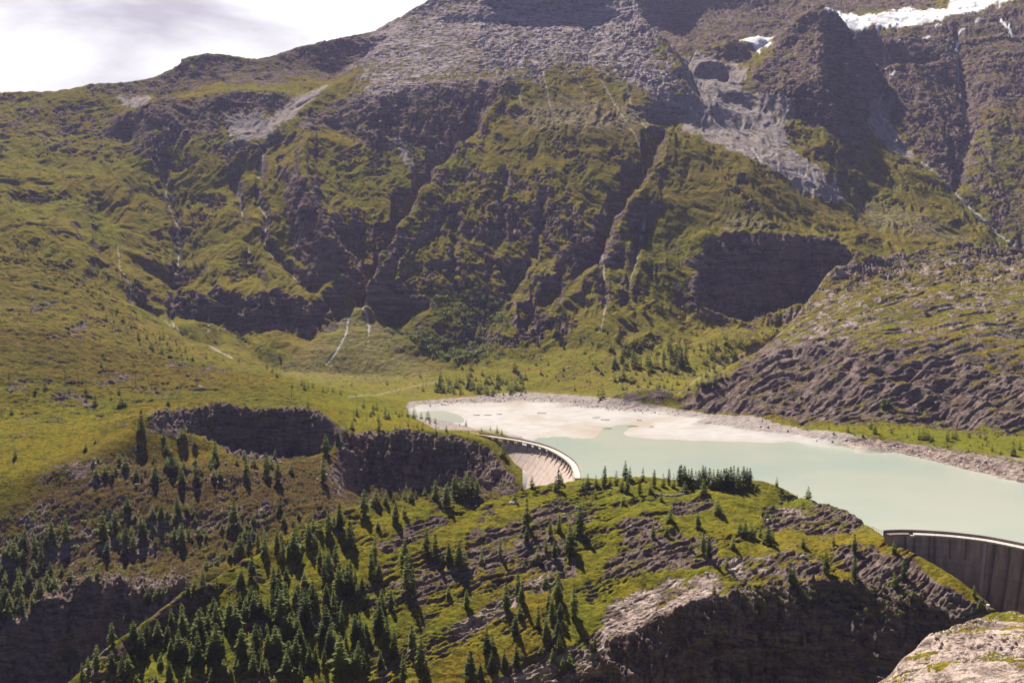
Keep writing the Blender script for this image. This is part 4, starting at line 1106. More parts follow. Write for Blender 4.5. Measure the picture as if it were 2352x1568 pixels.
def crown_geo(rng, levels, nb, tufts, wid, base):
    v = []; f = []
    def tri(a, b, c):
        n = len(v); v.extend((a, b, c)); f.append((n, n + 1, n + 2))
    lop = rng.uniform(0, 6.28)
    for i in range(levels):
        t = (i + rng.uniform(0, 0.7)) / levels
        h = base + (1 - base) * t
        R = wid * (1 - t) ** 0.78 * (0.55 + 0.45 * min(1, t * 5)) * rng.uniform(0.75, 1.15) + 0.012
        n_ = max(3, int(nb * (1 - 0.45 * t) + rng.uniform(-1, 1)))
        a0 = rng.uniform(0, 6.28)
        for k in range(n_):
            a = a0 + 6.283 * k / n_ + rng.uniform(-0.35, 0.35)
            r = R * rng.uniform(0.6, 1.15) * (1 + 0.18 * math.cos(a - lop))
            ca, sa = math.cos(a), math.sin(a)
            dr = -0.22 * r + 0.35 * t * r
            tip = np.array((ca * r, sa * r, h + dr)); root = np.array((0, 0, h + 0.01))
            w = 0.27 * r + 0.008
            mid = root * 0.4 + tip * 0.6 + np.array((0, 0, 0.12 * r))
            lt = mid + np.array((-sa * w, ca * w, -0.05 * r)); rt = mid + np.array((sa * w, -ca * w, -0.05 * r))
            tri(root, lt, tip); tri(root, tip, rt)
            for q in range(tufts):
                s_ = rng.uniform(0.35, 1.0)
                c = root + (tip - root) * s_ + np.array((rng.uniform(-1, 1), rng.uniform(-1, 1), rng.uniform(-0.7, 0.4))) * 0.16 * r
                z = 0.020 + 0.018 * rng.random()
                o1 = np.array((rng.uniform(-1, 1), rng.uniform(-1, 1), rng.uniform(-1, 0.6))) * z
                o2 = np.array((rng.uniform(-1, 1), rng.uniform(-1, 1), rng.uniform(-0.6, 1))) * z
                tri(c - o1 * 0.6, c + o1 + o2 * 0.5, c + o2 - np.array((0, 0, z * 0.9)))
    tri(np.array((0.012, 0, 0.93)), np.array((-0.012, 0.004, 0.93)), np.array((0, 0, 1.0)))
    tri(np.array((0, 0.012, 0.93)), np.array((0, -0.012, 0.93)), np.array((0, 0, 1.0)))
    return v, f
rng = random.Random(5)
PROTO = []
for k in range(10):
    wid = (0.23, 0.26, 0.20, 0.28, 0.24, 0.21, 0.30, 0.25, 0.27, 0.32)[k]
    v, f = crown_geo(rng, 19, 9, 4, wid, 0.04 + 0.05 * rng.random())
    cm = mesh_obj("crown", v, f, m_needle, link=False).data
    mb = MB(); mb.tube([(0, 0, -0.06), (rng.uniform(-.004, .004), 0, 0.3), (rng.uniform(-.006, .006), 0, 0.96)], [0.016, 0.011, 0.002], 6)
    tm_ = mesh_obj("trunk", mb.v, mb.f, m_bark, link=False).data
    PROTO.append((tm_, cm))
LOW = [crown_geo(rng, 14, 8, 4, w, 0.02) for w in (0.27, 0.31, 0.25, 0.34)]

def reg(x0, y0, lst): return [(x0 + 0.3418 * a, y0 + 0.3418 * b, 0.3418 * h) for a, b, h in lst]
T = []
T += reg(775, 1032.5, [(180,440,160),(260,330,100),(325,345,110),(375,310,60),(395,490,140),(455,450,110),(455,300,85),(495,290,85),(525,270,55),(590,272,55),(660,340,170),(730,290,90),(735,385,140),(790,310,160),(830,345,150),(865,330,180),(900,310,160),(935,300,150),(1190,350,90),(1240,252,55),(1305,248,95),(1490,275,140),(1465,280,90),(1505,215,80),(1650,275,90),(1685,255,100),(1740,250,90),(1795,240,140),(1830,235,60),(1870,235,110),(1910,270,90),(1930,200,120),(1970,200,90),(1925,360,90),(1950,290,120),(2030,305,130),(2055,200,100),(2100,295,90),(2130,250,130),(2180,345,80),(2190,250,110),(2230,240,120),(2260,260,90),(2310,230,140),(2340,250,120),
(80,660,170),(15,550,190),(275,530,80),(1275,540,190),(1270,620,120),(1430,580,120),(1495,555,150),(1560,700,200),(1635,590,190),(2120,595,120),(2215,575,100),(2240,480,90),(255,740,180),(225,830,150),(275,850,110),(450,760,170),(600,700,160),(660,740,200),(745,760,130),(820,790,180),(865,800,100),(1095,740,130),(970,770,110),(1460,740,130),(1400,680,100),(1350,760,110),(1250,810,60),(470,960,240),(510,1000,240),(70,960,220),(90,990,180),(170,1000,160),(300,1080,160),(355,1080,150),(870,1050,130),(745,990,100),(1135,1080,180),(1210,1000,160),(1240,1040,150),(1395,930,100),(1475,900,80),(1590,1130,230),(1480,1010,160),(1350,1200,200),(1400,1280,200),(1440,1150,200),(1495,1150,150),(1480,1280,180),(1420,1050,110),(1200,1240,150),(1225,1130,100),(1000,1360,150),(1040,1330,110),(1205,1450,170),(1360,1380,80),(1490,1380,150),(1730,1370,130),(895,1530,180),(1035,1500,160),(960,1530,120),(1120,1480,140),(1450,1440,110),(1515,1520,150),(1560,1470,110),(560,1480,250),(600,1550,130),(440,1555,200),(380,1410,200),(290,1470,150),(500,1340,160),(150,1280,170),(190,1250,100),(30,1180,130),(110,1230,120),(250,1180,120),(15,1400,180),(60,1480,150),(100,1500,160),(180,1500,150),(40,1560,100)])
T += reg(1548.6, 1032.5, [(75,295,75),(40,235,120),(70,240,140),(95,240,130),(120,245,140),(145,240,110),(195,300,110),(165,255,130),(190,250,140),(215,250,150),(240,255,150),(265,265,130),(290,270,140),(310,262,150),(335,275,150),(355,262,140),(380,268,150),(400,255,140),(425,262,130),(445,270,110),(470,240,150),(490,225,120),(512,222,115),(545,285,80),(515,280,60),(690,245,60),(900,315,80),(828,292,25),(290,430,110),(155,530,140),(625,470,110),(665,395,50),(480,600,150),(440,560,100),(520,590,110),(575,590,90),(630,640,140),(600,630,90),(660,620,70),(230,740,180),(195,700,150),(395,660,100),(115,680,70),(355,800,110),(860,650,110),(1070,640,90),(1210,690,120),(1475,700,95),(800,940,200),(780,900,120),(1015,830,130),(1215,870,150),(1545,870,150),(1475,930,110),(1580,1050,60),(2010,980,80),(2000,1100,50),(2055,1080,90),(860,1340,120),(745,1420,100),(440,1560,130),(520,1560,150),(695,1560,70),(205,1270,50),(265,970,80)])
T += reg(0, 1032.5, [(2285,560,190),(2240,520,110),(2205,570,190),(2150,560,90),(2110,540,100),(2075,640,160),(2120,660,110),(2010,640,90),(1990,560,100),(1860,640,140),(1890,600,80),(1775,600,80),(1780,680,110),(1730,670,120),(1680,690,140),(1620,720,150),(1580,730,110),(1545,740,110),(1460,780,110),(1385,800,90),(1360,970,190),(1310,940,110),(1265,1010,130),(1460,960,130),(1000,1050,130),(1045,1030,100),(1095,980,90),(1135,970,90),(870,1130,50),(840,1160,50),(1620,920,150),(1690,860,140),(1900,760,170),(1940,740,130),(2010,770,150),(1980,720,180),(1870,900,120),(1920,870,100),(2210,830,180),(2150,780,140),(2250,780,170),(2280,920,150),
(1690,1070,200),(1610,1080,120),(1650,1100,150),(1830,1080,170),(1800,1140,150),(1920,1080,210),(1770,1150,100),(2030,1090,200),(2100,1080,220),(2190,1060,150),(2240,1100,190),(1220,1210,180),(1150,1190,140),(1350,1250,220),(1310,1280,140),(1400,1230,150),(1450,1200,170),(1545,1200,200),(1525,1100,70),(990,1270,140),(1060,1290,180),(900,1300,160),(950,1400,180),(1130,1290,120),(750,1320,160),(1200,1420,200),(1250,1400,190),(1290,1420,160),(1460,1400,230),(1430,1380,180),(1500,1400,160),(1620,1390,190),(1720,1330,170),(1850,1390,230),(1880,1350,170),(1740,1450,130),(2080,1230,170),(2000,1280,160),(2160,1300,170),(2220,1310,140),(2050,1380,110),(2120,1440,150),(2290,1500,240),(650,1490,180),(630,1300,60),(590,1480,100),(510,1400,110),(445,1430,110),(470,1540,160),(550,1330,50),(345,1510,80),(550,1560,150),(750,1500,140),(820,1560,170),(860,1510,150),(910,1480,120),(725,1560,70),(910,1565,60),(1050,1565,60),(1260,1560,110),(1420,1560,90),(1510,1540,110),(1700,1540,170),(1790,1530,140),(1930,1540,170),(1900,1560,100),(2020,1560,120)])
T += reg(0, 1032.5, [(690,610,210),(440,640,160),(345,610,120),(850,680,180),(725,720,120),(895,690,120),(960,640,90),(945,510,80),(1225,640,140),(1200,440,70),(1040,240,130),(1110,300,60),(970,340,100),(1215,240,140),(1270,270,170),(1320,230,180),(1310,260,160),(1340,360,110),(1440,310,70),(1160,170,180),(1120,30,100),(1475,200,100),(1530,300,120),(1570,510,180),(1610,240,60),(1730,320,140),(1865,350,160),(1655,190,180),(1690,280,200),(1790,200,170),(1870,220,150),(2030,260,170),(2170,220,180),(2240,200,130),(2200,330,80),(1910,500,80),(1450,90,150),(620,320,190),(600,340,120),(150,420,90),(35,740,80),(90,760,150),(60,730,90),(155,780,100),(150,640,90),(115,880,110),(35,930,90),(340,880,150),(330,940,110),(225,860,110),(470,880,110),(420,830,60),(600,880,110),(660,870,100),(730,860,60),(370,650,70),(230,1070,70),(60,1110,150),(40,1060,160),(125,1000,150),(240,960,60)])
T += reg(0, 516.8, [(300,1105,80),(235,1125,55),(575,1115,50),(590,1160,80),(550,1070,50),(640,1200,70),(795,1135,70),(740,1175,50),(815,1220,80),(840,1225,50),(1130,1210,70),(685,945,60),(1385,895,40),(1500,910,30),(1605,915,35),(715,640,55),(690,560,80),(830,650,60),(755,600,40),(785,605,35),(755,725,50),(880,690,45),(900,690,40),(935,770,70),(990,760,65),(1010,820,60),(1075,760,50),(1100,770,50),(940,800,40),(1030,850,60),(1090,860,60),(1140,840,40),(1190,840,40),(1250,850,40),(1160,850,40),(1300,900,40),(1880,885,45),(1790,960,50),(1830,990,60),(1860,1020,60),(1885,1015,45),(1965,1090,40),(2030,1080,60),(2050,1100,60),(2070,1100,50),(2100,1090,30),(2170,1120,45),(2190,1130,40),(2070,1230,60),(1750,1310,80),(1800,1290,60),(950,1400,150),(970,1440,120),(1240,1440,100),(1215,1450,80),(1310,1500,110),(1100,1440,80),(1425,1400,70),(1990,1470,110),(2265,1420,90),(575,1510,60),(640,1460,40),(935,1540,90),(100,1560,110),(75,1270,60),(1440,1560,90),(1640,1560,60),(1850,1560,70),(2190,1540,140)])
T += reg(775, 516.8, [(170,1230,60),(130,1280,70),(115,1310,60),(320,1300,100),(345,1305,70),(275,1320,50),(280,1420,130),(100,1370,80),(60,1400,80),(430,1210,40),(470,1290,70),(510,1300,80),(560,1285,60),(600,1310,60),(615,1310,60),(655,1330,45),(865,1340,50),(820,1345,20),(730,1390,50),(1070,1400,60),(1105,1410,45),(1030,1380,40),(965,1360,30),(260,1220,80),(240,1210,50),(1120,1560,100),(535,1360,40),
(660,1120,70),(690,1120,130),(715,1130,90),(740,1120,80),(570,1115,60),(560,1020,40),(695,1040,70),(755,1070,60),(795,1090,80),(830,1130,70),(840,960,50),(900,970,60),(1000,1060,60),(880,1100,90),(910,1110,70),(950,1130,80),(985,1130,80),(1010,1145,70),(1040,1150,70),(1110,1060,60),(1085,1100,70),(1150,1110,100),(1170,1120,90),(1200,1110,90),(1230,1060,70),(1220,1110,50),(1195,980,90),
(1475,750,100),(1895,790,80),(1840,840,70),(1940,820,60),(1995,820,90),(2015,800,60),(2105,735,55),(2150,580,80),(2180,560,60),(2070,600,70),(2240,580,60),(2300,600,70),(1860,950,90),(1910,930,120),(1940,970,90),(1985,960,150),(2010,930,80),(2040,960,100),(2085,940,110),(2100,980,110),(2140,960,110),(2190,960,130),(2200,900,90),(2240,920,140),(2280,920,150),(2310,960,160),(2340,950,130),(1735,960,80),(1770,1000,50),(1780,1180,110),(1750,1150,60),(1920,1040,110),(1980,1060,70),(2020,1090,60)])
T += reg(1548.1, 516.8, [(45,950,130),(20,1000,90),(260,900,110),(355,800,70),(240,880,60),(155,1160,110),(190,1090,80),(230,1090,90),(275,1075,100),(150,1080,50),(100,1110,50),(310,1050,60),(350,1040,50),(590,730,50),(1700,600,50),(1345,640,40),(855,1165,60),(1410,1230,90),(1440,1220,80),(1170,1390,70),(1320,1370,80),(1350,1400,80),(1650,1440,70),(1675,1440,90),(1705,1445,80),(1740,1450,50),(1840,1450,90),(1890,1440,80),(1870,1440,70),(2055,1430,60),(2280,1550,100),(2320,1510,70),(1460,1400,40),(1040,1370,40),(2300,760,30)])

trees = []
for px, py, hp in T:
    g_ = on_ground(px, min(py, 1567))
    if 760 < px < 2000 and py > 1085:
        for dy in range(0, 60, 2):
            g_ = on_ground(px, min(py + dy, 1567))
            if g_ and g_[1] < 690: break
    elif 780 < px < 1120 and 930 < py < 1030:
        for dy in range(0, 60, 2):
            g_ = on_ground(px, py + dy)
            if g_ and g_[2] > 4 and g_[1] < 1000: break
    if g_ is None or (g_[2] < 0.4 and g_[1] > 690): continue
    x, y, z = g_
    h = hp * y / FPX * (0.82 + 0.3 * ((int(px * 7.3 + py * 3.1) % 17) / 16))
    trees.append([hp, x, y, z, min(max(h, 2.5), 24.0), px, py])
# extra small trees where the photograph shows open woodland
def inside(poly, x, y):
    c = False; n = len(poly)
    for i in range(n):
        (xa, ya), (xb, yb) = poly[i], poly[(i + 1) % n]
        if (ya > y) != (yb > y) and x < (xb - xa) * (y - ya) / (yb - ya) + xa: c = not c
    return c
def scatter(poly, n, h0, h1, out, rng):
    xs = [p[0] for p in poly]; ys = [p[1] for p in poly]
    k = 0; tries = 0
    while k < n and tries < 40 * n:
        tries += 1
        px, py = rng.uniform(min(xs), max(xs)), rng.uniform(min(ys), max(ys))
        if not inside(poly, px, py): continue
        g_ = on_ground(px, py)
        if g_ is None: continue
        x, y, z = g_
        if z < 3.5 and y > 700: continue
        h = rng.uniform(h0, h1) * (0.6 + 0.8 * rng.random() ** 2)
        out.append([h * FPX / y, x, y, z, h, px, py]); k += 1
rng = random.Random(21)
more = []
scatter([(1400,850),(1440,800),(1560,790),(1700,770),(1760,790),(1680,840),(1580,890),(1540,900),(1410,895)], 190, 5, 11, more, rng)
scatter([(990,880),(1080,860),(1200,860),(1230,900),(1180,912),(1000,905)], 100, 5, 10, more, rng)
scatter([(700,880),(800,860),(1000,870),(1000,900),(900,905),(760,915)], 40, 2, 5, more, rng)
scatter([(1170,780),(1350,760),(1400,850),(1320,900),(1200,880)], 45, 3, 7, more, rng)
scatter([(1440,740),(1560,690),(1700,720),(1720,760),(1480,800)], 45, 3, 7, more, rng)
scatter([(1750,800),(1950,700),(2200,700),(2352,760),(2352,900),(2100,800),(1900,770)], 45, 2, 4.5, more, rng)
scatter([(1700,960),(1900,990),(2352,1005),(2352,1060),(2050,1015),(1850,990)], 30, 2, 6, more, rng)
scatter([(240,700),(340,730),(480,820),(430,830),(320,790),(240,720)], 45, 3, 6, more, rng)
scatter([(900,560),(1150,640),(1250,700),(1180,760),(980,700)], 40, 3, 7, more, rng)
scatter([(780,950),(860,935),(960,965),(1110,1000),(1040,1000),(880,980)], 45, 2, 6, more, rng)
scatter([(200,1060),(800,1060),(790,1170),(520,1260),(250,1250)], 120, 4, 11, more, rng)
scatter([(0,1230),(120,1250),(140,1340),(60,1420),(0,1440)], 35, 7, 14, more, rng)
scatter([(450,1420),(800,1290),(880,1400),(900,1560),(330,1560)], 110, 6, 14, more, rng)
trees += more
trees.sort(key=lambda t: -t[0])
N_OWN = 296

ZONES = [  # (test on column, row, distance, height of ground) -> group, where, kind
    (lambda px, py, y: y < 720 and 1535 < px < 1735 and py < 1130, "copse of conifers on the knoll crest", "in the close dark copse on the knoll's crest by the lake"),
    (lambda px, py, y: y < 720 and 1330 < px <= 1535 and py < 1150, "conifers along the knoll crest beside the left dam", "in the loose row on the knoll's crest beside the pale curved dam"),
    (lambda px, py, y: y < 720 and 1015 < px < 1110 and py < 1165, "clump of conifers on the knoll crest", "in the tight clump on the open grassy crest of the knoll"),
    (lambda px, py, y: y < 720 and px <= 1015 and py < 1190, "conifers on the knoll's grassy crest", "standing apart on the bright crest grass above the gorge"),
    (lambda px, py, y: y < 720 and px < 800 and py < 1290, "conifers lining the knoll's back edge", "lining the back edge of the knoll above the dark gorge"),
    (lambda px, py, y: y < 720 and px < 420, "conifers on the knoll's tapering end", "on the knoll's sharp grassy spine where it drops to the gorge"),
    (lambda px, py, y: y < 720 and px < 900, "dense conifer wood on the knoll's shaded slope", "in the dense dark wood on the knoll's near slope"),
    (lambda px, py, y: y < 720 and px > 1400 and py > 1395, "conifers rooted on the dark cliff", "rooted in the dark shaded cliff below the pale rock slab"),
    (lambda px, py, y: y < 720 and px < 1180 and py < 1380, "conifers among ledges on the knoll's slope", "between rock ledges on the upper middle slope of the knoll"),
    (lambda px, py, y: y < 720 and px < 1180, "conifers low on the knoll's slope", "at the foot of the knoll's slope beside long grey slabs"),
    (lambda px, py, y: y < 720 and px < 1480 and py > 1330, "conifers beside the green gully", "along the bright green gully next to the pale slab"),
    (lambda px, py, y: y < 720 and px < 1480, "conifers on the middle of the knoll", "on the broken rocky middle of the knoll"),
    (lambda px, py, y: y < 720 and px < 1900, "conifers on the knoll's grassy right part", "on grass between rock steps behind the pale slab"),
    (lambda px, py, y: y < 720, "conifers near the right dam", "on the knoll's steep end beside the ribbed dam"),
    (lambda px, py, y: y < 900 and px < 140, "conifers at the gorge rim", "in the shaded thicket on the rim of the deep gorge"),
    (lambda px, py, y: y < 900 and px < 420, "conifers scattered on the brown gorge side", "scattered on the brown heathy rocks across the gorge"),
    (lambda px, py, y: y < 900 and px < 800, "conifers below the dark bowl cliff", "on the stony gorge side below the dark bowl-shaped cliff"),
    (lambda px, py, y: y < 900, "conifers on the rocky shoulder by the left dam", "on the rocky shoulder left of the pale curved dam"),
    (lambda px, py, y: y < 1000 and px > 1600, "conifers on the far lake shore", "on the green strip between lake shore and rocky hill"),
    (lambda px, py, y: y < 1120 and px < 620, "conifers on the left meadow", "on the wide golden meadow above the gorge"),
    (lambda px, py, y: y < 1120 and px < 1150, "conifers on the shoulder above the pond", "on the grassy shoulder above the little turquoise pond"),
    (lambda px, py, y: px < 640, "conifers in a slanting band on the left hill", "in the slanting band across the golden left hillside"),
    (lambda px, py, y: px < 1000, "conifers on the valley meadow", "on the valley meadow below the boulder fan"),
    (lambda px, py, y: px < 1300, "conifers at the head of the lake", "in the open grove behind the white sand at the lake head"),
    (lambda px, py, y: px < 1780, "wood at the foot of the rocky hill", "in the wood between the lake head and the rocky hill"),
    (lambda px, py, y: True, "small conifers on the rocky hill", "on the bare slabby hill across the lake"),
]
def special(px, py, lab): SPEC.append((px, py, lab))
SPEC = []
def r8(x, y): return 775 + .3418 * x, 1032.5 + .3418 * y
def r9(x, y): return 1548.6 + .3418 * x, 1032.5 + .3418 * y
special(*r8(1190,350), "lone conifer beside a flat boulder on the open grass of the knoll's crest")
special(*r8(1240,252), "low bushy conifer rising in front of the pale dam face, left of a taller one")
special(*r8(1305,248), "pointed conifer right of a bushy one, in front of the pale dam face")
special(*r8(1505,215), "slim conifer on the crest just below the end block of the curved dam")
special(*r8(1490,275), "broad dark conifer of a close pair left of the curved dam's end block")
special(*r9(690,245), "small conifer alone on the bare crest right of the dark copse")
special(*r9(900,315), "thin conifer standing alone against the lake at the knoll's right shoulder")
special(*r9(545,285), "taller of two bushy conifers on grass just right of the dark copse")
special(*r9(860,1340), "slender light green conifer high on the dark cliff face")
special(*r9(745,1420), "light green conifer on the dark cliff below and left of a slender one")
special(*r9(520,1560), "taller of two bright conifers side by side at the foot of the dark cliff")
special(*r9(440,1560), "shorter of two bright conifers side by side at the foot of the dark cliff")
special(*r9(2055,1080), "conifer on the last grassy edge of the knoll beneath the ribbed dam, by the white pillar")
special(*r9(1210,690), "round leafy conifer casting a long shadow down the ledges near the ribbed dam")
special(*r9(1070,640), "dark oval conifer on the pale rocky lawn left of the ribbed dam")
special(*r8(1590,1130), "tall solitary conifer standing in the bright green gully")
special(*r8(80,660), "tall conifer at the left end of the long rock ledge on the knoll")
special(775 + .3418 * 865, 516.8 + .3418 * 1340, "round dark conifer on the shoulder's tip against the white sand")
special(.3418 * 685, 516.8 + .3418 * 945, "single dark conifer alone in the middle of the golden left meadow")
special(.3418 * 690, 1032.5 + .3418 * 610, "tallest conifer on the brown rocks across the gorge, with a long shadow")
special(.3418 * 440, 1032.5 + .3418 * 640, "second tallest conifer on the brown rocks across the gorge, left of the tallest")
special(.3418 * 1360, 1032.5 + .3418 * 970, "large dark conifer on the edge of the bright grass spine")
special(775 + .3418 * 280, 516.8 + .3418 * 1420, "conifer rooted in the cliff left of the pale curved dam")
special(1548.1 + .3418 * 2280, 516.8 + .3418 * 1550, "large dark conifer on the right shore beside the lake edge")

def zone(t):
    for f, grp, where in ZONES:
        if f(t[5], t[6], t[2]): return grp, where
byz = {}
for t in trees[:N_OWN]: byz.setdefault(zone(t), []).append(t)
rng = random.Random(77)
k = 0
for (grp, where), lst in byz.items():
    lst.sort(key=lambda t: -t[4])
    hs = [t[4] for t in lst]
    for n_, t in enumerate(lst):
        sp = [l for a, b, l in SPEC if math.hypot(a - t[5], b - t[6]) < 1.0]
        if sp: lab = sp[0]
        elif n_ == 0: lab = "tallest conifer " + where
        elif n_ == len(lst) - 1 and n_ > 1: lab = "smallest conifer " + where
        elif t[5] == min(q[5] for q in lst): lab = "leftmost conifer " + where
        elif t[5] == max(q[5] for q in lst): lab = "rightmost conifer " + where
        elif n_ < len(lst) / 2: lab = "larger green conifer " + where
        else: lab = "lesser green conifer " + where
        hp, x, y, z, h, px, py = t
        r = empty("conifer_tree", (x, y, z), rng.uniform(0, 6.28))
        w = rng.uniform(0.85, 1.4)
        if h < 6: w *= 1.15
        r.scale = (h * w, h * w, h)
        tag(r, lab, "tree", grp)
        tm_, cm = PROTO[rng.randrange(10)]
        for nm, me in (("trunk", tm_), ("crown", cm)):
            o = bpy.data.objects.new(nm, me); COL.objects.link(o); o.parent = r
        k += 1
# the rest of the conifers, too small or hidden to tell apart
V = []; F = []; nV = 0
for hp, x, y, z, h, px, py in trees[N_OWN:]:
    v, f = LOW[rng.randrange(4)]
    a = rng.uniform(0, 6.28); ca, sa = math.cos(a), math.sin(a); w = h * rng.uniform(0.9, 1.3)
    w *= 1.15; q = np.array(v); q = np.stack([x + w * (q[:, 0] * ca - q[:, 1] * sa), y + w * (q[:, 0] * sa + q[:, 1] * ca), z + h * q[:, 2]], -1)
    V.append(q); F.append(np.array(f) + nV); nV += len(q)
o = mesh_tris("distant_conifer_trees", np.concatenate(V), np.concatenate(F), m_needle); o["kind"] = "stuff"

# ------------------------------------------------------------------ shrubs and rubble (uncountable)
def clump(rng, n):
    v = []; f = []
    for i in range(n):
        a = rng.uniform(0, 6.28); e = math.asin(rng.uniform(0.0, 1.0)); r = rng.uniform(0.55, 1.0)
        c = np.array((math.cos(a) * math.cos(e), math.sin(a) * math.cos(e), 0.9 * math.sin(e))) * r
        o1 = np.array([rng.uniform(-1, 1) for _ in range(3)]) * 0.38; o2 = np.array([rng.uniform(-1, 1) for _ in range(3)]) * 0.38
        k = len(v); v += [c - o1 * 0.6, c + o1 + o2 * 0.4, c + o2]; f.append((k, k + 1, k + 2))
    return np.array(v), np.array(f)
CL = [clump(rng, 34) for _ in range(5)]
def shrub_field(name, polys, mat):
    V = []; F = []; nV = 0
    for poly, n, r0, r1 in polys:
        pts = []
        scatter(poly, n, r0, r1, pts, rng)
        for hp, x, y, z, h, px, py in pts:
            v, f = CL[rng.randrange(5)]
            a = rng.uniform(0, 6.28); ca, sa = math.cos(a), math.sin(a); w = h * rng.uniform(0.9, 1.5)
            q = np.stack([x + w * (v[:, 0] * ca - v[:, 1] * sa), y + w * (v[:, 0] * sa + v[:, 1] * ca), z - 0.15 * h + h * v[:, 2]], -1)
            V.append(q); F.append(f + nV); nV += len(q)
    o = mesh_tris(name, np.concatenate(V), np.concatenate(F), mat); o["kind"] = "stuff"
    return o
shrub_field("alder_shrubbery", [
    ([(985,690),(1060,650),(1150,700),(1170,740),(1080,760),(1000,740)], 260, 2.2, 4.2),
    ([(930,760),(1000,770),(1080,800),(1100,830),(1000,830)], 210, 2.2, 4.2),
    ([(880,720),(920,740),(930,770),(890,760)], 60, 2, 3.5),
    ([(1060,780),(1150,770),(1160,820),(1080,830)], 90, 2, 4),
    ([(950,640),(1100,620),(1180,700),(1000,690)], 90, 1.8, 3.2)], m_bush)
shrub_field("dwarf_shrubs", [
    ([(450,1400),(800,1220),(1200,1130),(1700,1120),(1950,1180),(2050,1260),(2150,1380),(1700,1330),(1400,1400),(1350,1560),(300,1560)], 900, 0.35, 0.9),
    ([(1680,1340),(2150,1360),(2200,1420),(1700,1420)], 250, 0.6, 1.3),
    ([(0,1050),(800,1050),(800,1180),(450,1330),(0,1400)], 700, 0.6, 1.4),
    ([(0,850),(560,850),(750,930),(500,930),(0,1040)], 650, 0.5, 1.5),
    ([(0,620),(300,760),(500,840),(0,850)], 480, 0.7, 1.8),
    ([(0,530),(200,560),(330,740),(0,640)], 260, 0.8, 1.8),
    ([(650,860),(1250,860),(1300,900),(950,915)], 260, 0.7, 1.6),
    ([(800,950),(1100,1000),(1170,1090),(900,1080)], 160, 0.5, 1.2),
    ([(1560,900),(1800,770),(2000,640),(2352,620),(2352,1040),(1900,985)], 420, 0.7, 1.6)], m_needle)

m_stone = bpy.data.materials.new("pale_stone"); m_stone.use_nodes = True
g = NT(m_stone.node_tree); b = m_stone.node_tree.nodes['Principled BSDF']; b.inputs['Roughness'].default_value = 0.95
g.put(b.inputs['Base Color'], g.mix(g.ramp(g.noise(g.n("NewGeometry").outputs['Position'], 0.6, 4), 0.35, 0.65), (0.24, 0.205, 0.195), (0.46, 0.42, 0.40)))
def stone(rng):
    v = []
    for sx, sy, sz in ((-1,-1,-1),(1,-1,-1),(1,1,-1),(-1,1,-1),(-1,-1,1),(1,-1,1),(1,1,1),(-1,1,1)):
        v.append((sx * rng.uniform(.45, 1), sy * rng.uniform(.45, 1), sz * rng.uniform(.35, .8)))
    return np.array(v), np.array([(3,2,1,0),(4,5,6,7),(0,1,5,4),(1,2,6,5),(2,3,7,6),(3,0,4,7)])
ST = [stone(rng) for _ in range(8)]
V = []; F = []; nV = 0
def rubble(poly, n, r0, r1):
    global nV
    pts = []; xs = [p[0] for p in poly]; ys = [p[1] for p in poly]; k = 0
    while k < n:
        px, py = rng.uniform(min(xs), max(xs)), rng.uniform(min(ys), max(ys)); k += 1
        if not inside(poly, px, py): continue
        g_ = on_ground(px, py)
        if g_ is None or g_[2] < 1.0: continue
        x, y, z = g_; v, f = ST[rng.randrange(8)]; r = r0 + (r1 - r0) * rng.random() ** 3
        a = rng.uniform(0, 6.28); ca, sa = math.cos(a), math.sin(a)
        V.append(np.stack([x + r * (v[:, 0] * ca - v[:, 1] * sa), y + r * (v[:, 0] * sa + v[:, 1] * ca), z + 0.2 * r + r * v[:, 2]], -1))
        F.append(f + nV); nV += 8
rubble([(815,695),(845,700),(900,770),(950,830),(960,862),(690,860),(640,850),(720,800),(780,750)], 3800, 0.12, 0.75)
rubble([(905,310),(940,320),(985,390),(965,400)], 260, 0.8, 2.4)
rubble([(1040,290),(1095,285),(1040,340),(990,395),(975,395)], 260, 0.8, 2.2)
rubble([(950,928),(1080,914),(1200,906),(1330,916),(1450,938),(1560,945),(1560,955),(1420,945),(1200,918),(1000,935)], 1500, 0.3, 1.1)
rubble([(1560,940),(1700,958),(1870,1000),(2020,1012),(2352,1070),(2352,1100),(2100,1040),(1870,1015),(1700,975)], 1100, 0.25, 1.2)
rubble([(1280,840),(1560,860),(1540,905),(1300,890)], 160, 0.5, 1.4)
rubble([(1560,700),(1900,660),(1960,660),(1750,790),(1560,760)], 420, 0.5, 1.8)
rubble([(1640,1290),(1900,1230),(1960,1300),(1700,1340)], 130, 0.2, 0.7)
rubble([(700,1120),(760,1080),(800,1120),(740,1180)], 260, 0.4, 1.2)
rubble([(200,1050),(800,1060),(700,1180),(450,1290),(100,1280)], 600, 0.3, 1.1)
rubble([(400,960),(450,960),(520,990),(440,1000),(425,990)], 200, 0.3, 0.8)
rubble([(1050,1110),(1180,1120),(1700,1120),(1900,1180),(1500,1200),(1100,1180)], 150, 0.2, 0.7)
rubble([(0,850),(560,860),(760,930),(300,940),(0,1000)], 160, 0.3, 0.9)
o = mesh_tris("stone_rubble", np.concatenate(V), np.concatenate(F), m_stone); o["kind"] = "stuff"

